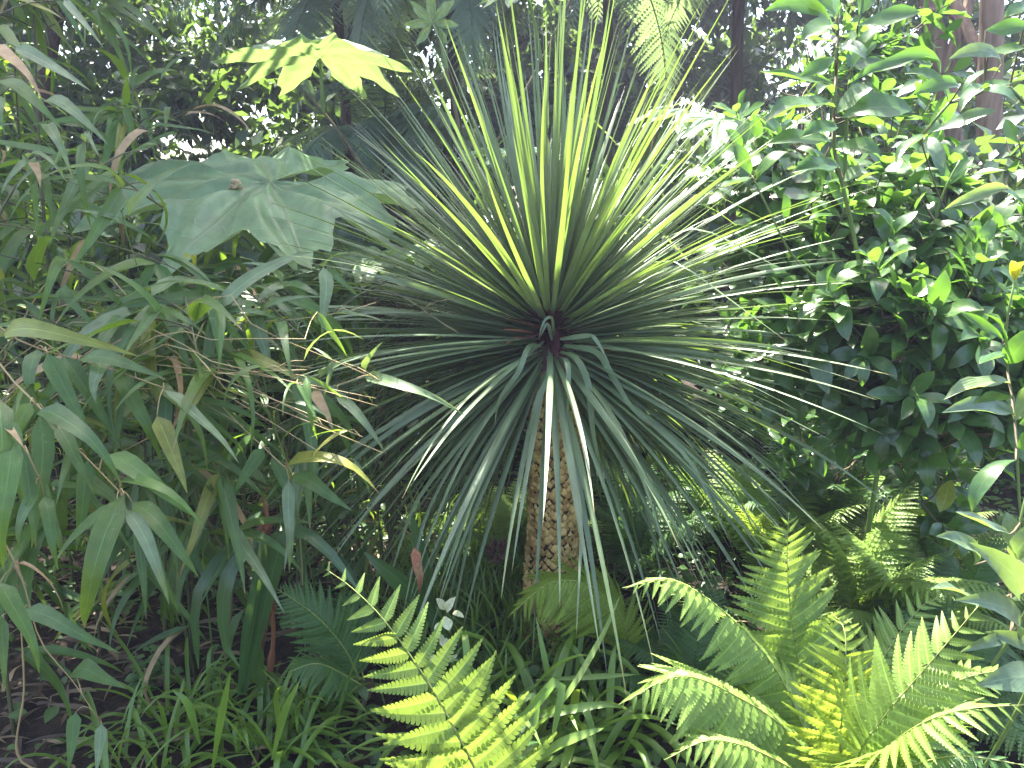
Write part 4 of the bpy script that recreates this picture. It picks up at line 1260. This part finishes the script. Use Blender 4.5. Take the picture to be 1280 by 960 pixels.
frond(FR, [(.68, 1.70, -.01), W(1010, 985, 1.6), W(960, 945, 1.5), W(890, 925, 1.42), W(830, 950, 1.38)], .13, (-.1, -.4, 1), M_fern, n=26, droop=.8, seed=41, start=.15, wx=1.2)
frond(FR, [(.68, 1.70, -.01), W(1075, 960, 1.65), W(1130, 900, 1.68), W(1200, 850, 1.7), W(1270, 835, 1.7)], .16, (.1, -.5, 1), M_fern, n=28, droop=.6, seed=42, start=.15, wx=1.2)
frond(FR, [(.68, 1.70, -.01), W(1060, 930, 1.8), W(1100, 830, 1.95), W(1150, 760, 2.0), W(1185, 745, 2.0)], .14, (0, -.7, .8), M_fern, n=26, droop=.4, seed=43, start=.2, wx=1.1)
FL = empty('fern', (-.06, 1.52, 0), 'single sunlit fern frond rising to the left at the bottom centre', 'fern')
frond(FL, [(-.06, 1.52, -.01), W(600, 985, 1.514), W(570, 915, 1.496), W(530, 845, 1.496), W(480, 775, 1.514), W(440, 735, 1.549), W(408, 712, 1.566)], 0.235, (.12, -1, .40), M_fern, n=23, droop=.2, seed=8, lean=10, start=.02, wx=1.45, profile=lambda t: np.clip((1 - t ** 1.8) * .95 + .03, .08, 1))
frond(FL, [(-.06, 1.52, -.01), W(610, 985, 1.566), W(650, 940, 1.653), W(640, 900, 1.723), W(600, 890, 1.783)], 0.087, (0, -.5, 1), M_fernd, n=18, droop=.6, seed=9)
FC = empty('fern', (.36, 2.3, 0), 'shaded fern frond arching low in front of the scaly trunk', 'fern')
frond(FC, [W(790, 850, 2.32), W(780, 780, 2.25), W(742, 735, 2.2), W(690, 728, 2.14), W(634, 772, 2.1)], .185, (-.15, -.5, .9), M_ferny, n=30, droop=.9, seed=10, start=.15)  # brighter leaf colour lifts this frond in shade
frond(FC, [W(795, 850, 2.35), W(830, 800, 2.4), W(880, 790, 2.4)], .11, (0, -.5, 1), M_fernd, n=22, droop=.7, seed=11)
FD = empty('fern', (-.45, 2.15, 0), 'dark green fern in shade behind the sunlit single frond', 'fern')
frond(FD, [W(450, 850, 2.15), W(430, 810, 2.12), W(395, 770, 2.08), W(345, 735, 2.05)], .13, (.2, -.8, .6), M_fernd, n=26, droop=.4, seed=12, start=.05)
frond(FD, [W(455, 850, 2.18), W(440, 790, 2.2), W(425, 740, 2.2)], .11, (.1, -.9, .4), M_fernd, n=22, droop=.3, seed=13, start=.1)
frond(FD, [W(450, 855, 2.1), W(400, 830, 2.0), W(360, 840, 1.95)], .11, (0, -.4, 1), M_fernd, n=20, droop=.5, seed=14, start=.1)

FM = [mesh_np('fern_frond', frond_geo(1, 30, .2, dr, pinna_tpl(8, .24, .2, 1.0), s + 20, .12, 20, rr=.005), M_fern) for s, dr in enumerate((.25, .4, .55))]
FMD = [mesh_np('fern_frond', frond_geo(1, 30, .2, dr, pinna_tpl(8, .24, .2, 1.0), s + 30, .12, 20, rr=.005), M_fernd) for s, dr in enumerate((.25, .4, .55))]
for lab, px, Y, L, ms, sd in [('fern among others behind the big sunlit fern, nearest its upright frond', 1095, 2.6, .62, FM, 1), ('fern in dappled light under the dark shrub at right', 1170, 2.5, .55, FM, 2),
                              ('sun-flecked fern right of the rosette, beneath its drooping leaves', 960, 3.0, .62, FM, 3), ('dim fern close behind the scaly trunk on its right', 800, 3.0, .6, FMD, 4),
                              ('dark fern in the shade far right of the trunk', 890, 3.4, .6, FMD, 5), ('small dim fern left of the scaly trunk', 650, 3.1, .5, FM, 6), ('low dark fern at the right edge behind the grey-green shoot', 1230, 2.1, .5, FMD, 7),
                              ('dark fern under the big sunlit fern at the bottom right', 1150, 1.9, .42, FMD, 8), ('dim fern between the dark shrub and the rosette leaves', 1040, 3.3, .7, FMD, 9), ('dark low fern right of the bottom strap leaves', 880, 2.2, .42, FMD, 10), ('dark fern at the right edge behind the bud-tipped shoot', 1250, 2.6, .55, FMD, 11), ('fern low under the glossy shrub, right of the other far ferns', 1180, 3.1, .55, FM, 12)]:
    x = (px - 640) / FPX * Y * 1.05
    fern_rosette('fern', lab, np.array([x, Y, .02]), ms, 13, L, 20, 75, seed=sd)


# ------------------------------------------------------------------ strap-leaved clumps
def strap_clump(label, base, n, L, w, mat, seed, spread=.8, az=None, name='strap_leaf_clump', el=(25, 80), sag=1.0, keys=(), cat='plant'):
    g = np.random.default_rng(seed)
    root = empty(name, base, label, cat)
    for pts, wpx in keys:
        P = smooth_path([W(*q) for q in pts], 14)
        t = np.linspace(0, 1, 14)
        wd = wpx * pts[0][2] / FPX * np.clip(np.minimum(.28 + 1.5 * t, 1) * ((1 - t) / .35).clip(0, 1) ** .6, .05, None)
        sd = np.cross(tangents(P), nrm(CAM - P[6]) + np.array([0, 0, .5]) + g.normal(size=3) * .3)
        wpart('leaf', ribbon(P, wd, sd, .35), mat, root)
    for i in range(n):
        a = g.uniform(*(az or (0, 2 * math.pi))); e = R(g.uniform(*el))
        d0 = np.array([math.cos(a) * math.cos(e), math.sin(a) * math.cos(e), math.sin(e)])
        l = L * g.uniform(.7, 1.2); t = np.linspace(0, 1, 12)
        dirs = nrm(d0 + np.outer(t ** 1.5 * sag * g.uniform(.6, 1.8), [0, 0, -1.0]) + np.outer(t, g.normal(size=3) * .15))
        P = np.asarray(base) + np.array([g.normal() * .05 * spread, g.normal() * .05 * spread, 0]) + np.vstack([[0, 0, 0], np.cumsum(dirs[1:] * l / 11, 0)])
        P[:, 2] = np.maximum(P[:, 2], .02 + .03 * g.random())
        sd = np.cross(dirs, [0, 0, 1.0]) + 1e-3
        wpart('leaf', ribbon(P, w * g.uniform(.7, 1.2) * np.clip(np.minimum(.7 + t, 1) * ((1 - t) / .3).clip(0, 1) ** .6, .06, None), sd, .35), mat, root)
    return root


for lab, px, py, n, L, w, m, sd in [
        ('bright strap-leaved clump bending right at the bottom centre', 640, 955, 52, .42, .024, M_strap, 1),
        ('strap-leaved clump with folded upright leaves beside the sunlit frond', 560, 900, 24, .30, .018, M_strap, 2),
        ('strap-leaved clump at the bottom edge left of the sunlit frond', 330, 950, 60, .32, .016, M_strap, 3),
        ('strap-leaved clump in half shade near the bottom left', 230, 915, 50, .30, .014, M_strap, 4),
        ('low strap-leaved clump under the dark fern', 410, 900, 40, .28, .015, M_strap, 5),
        ('strap-leaved clump between the sunlit frond and the big sunlit fern', 730, 935, 46, .40, .022, M_strap, 6),
        ('narrow strap-leaved clump behind the trunk foot', 560, 760, 30, .30, .010, M_strap, 7),
        ('strap-leaved clump at the very bottom below the left strap leaves', 180, 985, 26, .28, .014, M_strap, 9)]:
    d = CF + CR * ((px - 640) / FPX) + CU * ((480 - py) / FPX)
    p = CAM + d * (-1.6 / d[2])
    strap_clump(lab, (p[0], p[1], .01), n, L, w, m, sd, spread=1.6)
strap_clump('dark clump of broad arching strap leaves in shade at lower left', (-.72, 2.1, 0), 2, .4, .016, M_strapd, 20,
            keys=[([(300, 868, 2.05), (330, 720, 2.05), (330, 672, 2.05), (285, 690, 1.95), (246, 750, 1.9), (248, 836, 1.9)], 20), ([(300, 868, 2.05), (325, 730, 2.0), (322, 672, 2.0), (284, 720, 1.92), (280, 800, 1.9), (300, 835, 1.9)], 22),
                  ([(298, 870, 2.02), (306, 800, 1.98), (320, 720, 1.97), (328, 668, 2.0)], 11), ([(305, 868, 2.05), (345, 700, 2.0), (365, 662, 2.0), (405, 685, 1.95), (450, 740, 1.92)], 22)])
strap_clump('pale green upright strap leaves standing at the bottom left', (-.58, 1.86, 0), 0, .3, .02, M_strap, 21,
            keys=[([(265, 965, 1.74), (275, 900, 1.74), (288, 838, 1.76)], 12), ([(340, 950, 1.76), (355, 890, 1.78), (374, 852, 1.8)], 12), ([(250, 930, 1.8), (235, 880, 1.8), (215, 862, 1.8)], 11)])
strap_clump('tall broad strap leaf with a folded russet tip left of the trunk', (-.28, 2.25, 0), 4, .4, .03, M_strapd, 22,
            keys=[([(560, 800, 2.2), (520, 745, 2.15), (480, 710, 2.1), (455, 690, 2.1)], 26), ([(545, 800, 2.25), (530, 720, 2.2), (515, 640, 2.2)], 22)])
strap_clump('bright strap leaves laid over sideways at the bottom centre', (.02, 1.85, 0), 0, .3, .02, M_strap, 23,
            keys=[([(590, 930, 1.75), (650, 900, 1.74), (700, 850, 1.76), (690, 930, 1.7)], 14), ([(600, 900, 1.8), (680, 892, 1.78), (760, 880, 1.78), (790, 890, 1.78)], 12), ([(595, 940, 1.74), (640, 890, 1.76), (662, 868, 1.78), (668, 900, 1.74), (640, 960, 1.68)], 13),
                  ([(660, 960, 1.7), (700, 930, 1.7), (755, 910, 1.7)], 14), ([(560, 880, 1.85), (585, 845, 1.86), (590, 862, 1.8), (585, 910, 1.76)], 12), ([(670, 850, 1.95), (760, 845, 1.95), (795, 843, 1.95)], 8), ([(640, 930, 1.75), (700, 880, 1.76), (750, 800, 1.9), (775, 745, 2.0)], 9)])


# ------------------------------------------------------------------ herbs
HERB = [leaf_tpl(ellip, .62, b, .2, 7, .01, 0, .1) for b in (.04, .10)]
HERB_ME = [mesh_np('leaf', t, M_herb) for t in HERB]


def herb(label, base, h, n, L, seed, name='leafy_herb', stems=3, mat_me=HERB_ME, cat='plant'):
    g = np.random.default_rng(seed)
    root = empty(name, base, label, cat)
    for s in range(stems):
        b = np.asarray(base) + np.array([g.normal() * .04, g.normal() * .03, -.02])
        top = b + np.array([g.normal() * .06, g.normal() * .05, h * g.uniform(.7, 1.1)])
        P = smooth_path([b, (b + top) / 2 + g.normal(size=3) * .01, top], 10)
        wpart('stem', tube(P, np.linspace(.003, .0015, 10), 5), M_gstem, root)
        for k in range(n):
            f = (k + .6) / n
            p = P[min(9, int(f * 9.5))]
            for q in (0, math.pi):
                a = k * 1.57 + q + g.normal() * .2
                d = np.array([math.cos(a), math.sin(a), .15 - .3 * (1 - f)])
                lpart('leaf', mat_me[int(g.integers(2))], root, mat4(p, d, np.array([0, -.3, 1]) + g.normal(size=3) * .15, L * g.uniform(.7, 1.1) * (1.1 - .6 * f)))
    return root


def gp(px, py):
    d = CF + CR * ((px - 640) / FPX) + CU * ((480 - py) / FPX)
    p = CAM + d * (-1.6 / d[2])
    return (p[0], p[1], 0)


for lab, px, py, h, n, L, sd in [('nettle-like herb standing in shade at the lower left', 195, 850, .17, 5, .06, 1), ('second nettle-like herb, right of the first and taller, in shade', 225, 845, .2, 5, .05, 2),
                                 ('broad-leaved herb at the foot of the trunk, behind the sunlit frond', 600, 845, .10, 3, .11, 3), ('broad-leaved herb with dull leaves right under the trunk', 655, 850, .09, 3, .10, 4),
                                 ('small star-leaved weed at the bottom left of the sunlit frond', 455, 935, .06, 3, .035, 5), ('round-leaved weed at the bottom edge among strap leaves', 375, 945, .05, 2, .05, 6),
                                 ('low herb under the dark fern at lower left', 440, 880, .07, 3, .05, 7), ('leafy herb in shade behind the big sunlit fern', 1000, 800, .14, 4, .08, 8), ('leafy herb left of the big sunlit fern', 800, 850, .1, 3, .09, 9)]:
    herb(lab, gp(px, py), h, n, L, sd)

# pale leaves with sunlight put into their colour, russet dead leaves, red stem, cone
def single_leaf(name, label, A, Bp, w, nh, mat, cat, tpl=None, wl=.36):
    d = Bp - A
    L = np.linalg.norm(d)
    o = link(name, mesh_np(name, tpl or SH_T[1], mat), None, mat4(A, d, nh, L, w / (L * wl)))
    return tag(o, label, cat)


PW = empty('sunlit_leaf_plant', (*gp(590, 838)[:2], 0), 'plant with small pale leaves coloured near-white for sunlight, between the sunlit frond and the trunk', 'flower')
for i, (a, b, w) in enumerate([((556, 762), (545, 748), 12), ((558, 764), (570, 746), 13), ((556, 770), (562, 788), 15), ((550, 778), (543, 792), 8), ((550, 800), (562, 808), 13), ((553, 802), (548, 792), 9),
                               ((546, 822), (536, 828), 12), ((560, 828), (572, 818), 7), ((566, 766), (580, 772), 9)]):
    A, Bp = W(*a, 2.03), W(*b, 2.0)
    L = np.linalg.norm(Bp - A)
    lpart('sunlit_leaf', sh_mesh(M_sunleaf, i % 5), PW, mat4(A, Bp - A, (.1, -.7, .7), L, w * 2.0 / FPX / (L * .40)))
    wpart('stalk', tube(smooth_path([np.array(gp(590, 838)) + [0, 0, -.01], (np.array(gp(590, 838)) + A) / 2 + [0, 0, .02], A], 6), .0016, 4), M_gstem, PW)
single_leaf('dead_leaf', 'russet dead leaf hanging upright left of the trunk', W(518, 684, 2.12), W(523, 742, 2.1), .030, (0.3, -1, .2), M_red, 'leaf', tpl=BAM_T[4], wl=.17)
red = [W(338, 838, 2.15), W(342, 790, 2.15), W(338, 730, 2.15), W(336, 668, 2.15), W(330, 620, 2.15)]
rs = empty('dead_stalk', red[0], 'reddish dead stalk with peeling sheaths standing behind the broad strap leaves', 'plant')
wpart('stem', tube(smooth_path(red, 16), np.array([.010, .013] + [.007] * 14), 8), M_red, rs)
for a, b in [((336, 700), (350, 770)), ((334, 650), (322, 720)), ((340, 680), (346, 640)), ((338, 760), (330, 815))]:
    A, Bp = W(*a, 2.12), W(*b, 2.08)
    L = np.linalg.norm(Bp - A)
    lpart('sheath', mesh_np('sheath', BAM_T[4], M_red), rs, mat4(A, Bp - A, (0, -1, .2), L, 1.1))
cone = []
cc = W(622, 690, 2.75)
g = np.random.default_rng(31)
for i in range(46):
    u = nrm(g.normal(size=3))
    cone.append(scatter(DIAMOND, (cc + u * .012)[None], (u + [0, 0, .3])[None], nrm(g.normal(size=3))[None], np.array([.05]), 1.0))
M_pink = plain_mat('dull_pink_bract', (.10, .05, .04), (.24, .13, .11), scale=30, rough=.7, island=.5)
o = empty('dried_flower', (cc[0], cc[1], 0), 'dull pink dried flower head left of the trunk', 'flower')
wpart('flower_head', merge(cone), M_pink, o)
wpart('stem', tube(smooth_path([(cc[0], cc[1] + .05, -.02), (cc[0], cc[1] + .02, cc[2] * .6), cc], 8), .004, 5), M_twig, o)

# fallen dry leaves at lower left: the larger ones are things
LIT = leaf_tpl(lance, .17, .06, .4, 7, .03, .5, .1)
fallen = [((5, 900), (80, 872), 14, 'fallen tan bamboo leaf lowest at the left edge'), ((150, 940), (215, 935), 18, 'broad tan dead leaf lying at the bottom left among strap leaves'), ((225, 830), (278, 823), 10, 'pale tan dead leaf under the nettle-like herbs'),
          ((158, 855), (185, 828), 12, 'short tan dead leaf curled beside the nettle-like herbs'), ((0, 935), (70, 892), 9, 'narrow dry leaf crossing the soil in the bottom left corner'), ((140, 715), (225, 700), 8, 'dry leaf on the dark litter below the hanging leaf fan'),
          ((455, 895), (470, 850), 14, 'tan dead leaf standing left of the sunlit frond')]
M_lit = leaf_mat('fallen_leaf', [(.12, .08, .05), (.06, .04, .03), (.34, .25, .14)], (.3, .2, .1), tf=.2, rough=.7, vein='parallel', nveins=7)
for (a, b, w, lab) in fallen:
    A, Bp = np.array(gp(*a)), np.array(gp(*b))
    A[2] = Bp[2] = .035
    A = A * .97 + CAM * .03 if lab.startswith('tan dead') else A
    single_leaf('fallen_leaf', lab, A, Bp, w * 1.9 / FPX * 1.5, (0, -.2, 1), M_lit, 'leaf', tpl=LIT, wl=.17)

# ------------------------------------------------------------------ litter and ground cover
g = np.random.default_rng(17)
n = 3200
p = np.stack([g.uniform(-3.2, 3.0, n), g.uniform(1.3, 4.2, n), np.zeros(n)], 1)
p[:, 2] = ground_z(p[:, 0], p[:, 1]) + g.uniform(.0, .03, n)
keep = (p[:, 0] < -.35) | (g.random(n) < .25)
p = p[keep]; n = len(p)
stuff('leaf_litter', scatter(LIT, p, nrm(np.stack([g.normal(size=n), g.normal(size=n) * .6, g.normal(size=n) * .12], 1)), nrm(np.stack([g.normal(size=n) * .3, g.normal(size=n) * .3, np.ones(n)], 1)), g.uniform(.06, .17, n), g.uniform(.5, 1, n)), M_lit)
n = 17000
p = np.stack([g.uniform(-2.6, 3.2, n), g.uniform(1.45, 5.2, n), np.zeros(n)], 1)
den = .5 + .5 * np.sin(p[:, 0] * 3.1 + 1) * np.cos(p[:, 1] * 2.7)
keep = (g.random(n) < .35 + .65 * den) & ((p[:, 0] > -.75) | (p[:, 1] > 2.6) | (g.random(n) < .12))
p = p[keep]; n = len(p)
p[:, 2] = ground_z(p[:, 0], p[:, 1]) + g.uniform(.01, .12, n) * (.5 + .5 * den[keep])
stuff('ground_cover', scatter(SH_T[0], p, nrm(np.stack([g.normal(size=n), g.normal(size=n), g.normal(size=n) * .3 + .1], 1)), nrm(np.stack([g.normal(size=n) * .4, g.normal(size=n) * .4, np.ones(n)], 1)), g.uniform(.025, .065, n), g.uniform(1.0, 1.6, n)), M_cover)
# narrow grassy blades near the trunk foot
n = 1500
p = np.stack([g.normal(-.12, .22, n), g.normal(2.9, .3, n), np.full(n, .0)], 1)
BL = leaf_tpl(lance, .05, .12, .3, 6, 0, .4, .3)
stuff('grass', scatter(BL, p, nrm(np.stack([g.normal(size=n) * .5, g.normal(size=n) * .5, np.ones(n) * .9], 1)), nrm(g.normal(size=(n, 3)) + [0, -.5, .5]), g.uniform(.12, .32, n)), M_strap)

# ------------------------------------------------------------------ thin haze, added also to hint at the lens glow
hv = np.array([[x, y, z] for x in (-16, 16) for y in (-4, 14) for z in (-1.05, 7.4)], float)
hf = np.array([[0, 1, 3], [0, 3, 2], [4, 6, 7], [4, 7, 5], [0, 4, 5], [0, 5, 1], [2, 3, 7], [2, 7, 6], [0, 2, 6], [0, 6, 4], [1, 5, 7], [1, 7, 3]])
hm = bpy.data.materials.new('haze')
hm.use_nodes = True
hm.node_tree.nodes.clear()
ho = hm.node_tree.nodes.new("ShaderNodeOutputMaterial")
pv = hm.node_tree.nodes.new("ShaderNodeVolumePrincipled")
pv.inputs['Color'].default_value = (.70, .71, 1.0, 1)  # lavender tint put in for the violet sun glow
pv.inputs['Density'].default_value = .0038
pv.inputs['Anisotropy'].default_value = .5
hm.node_tree.links.new(pv.outputs[0], ho.inputs['Volume'])
stuff('haze', (hv, hf, hv[:, :2]), hm)
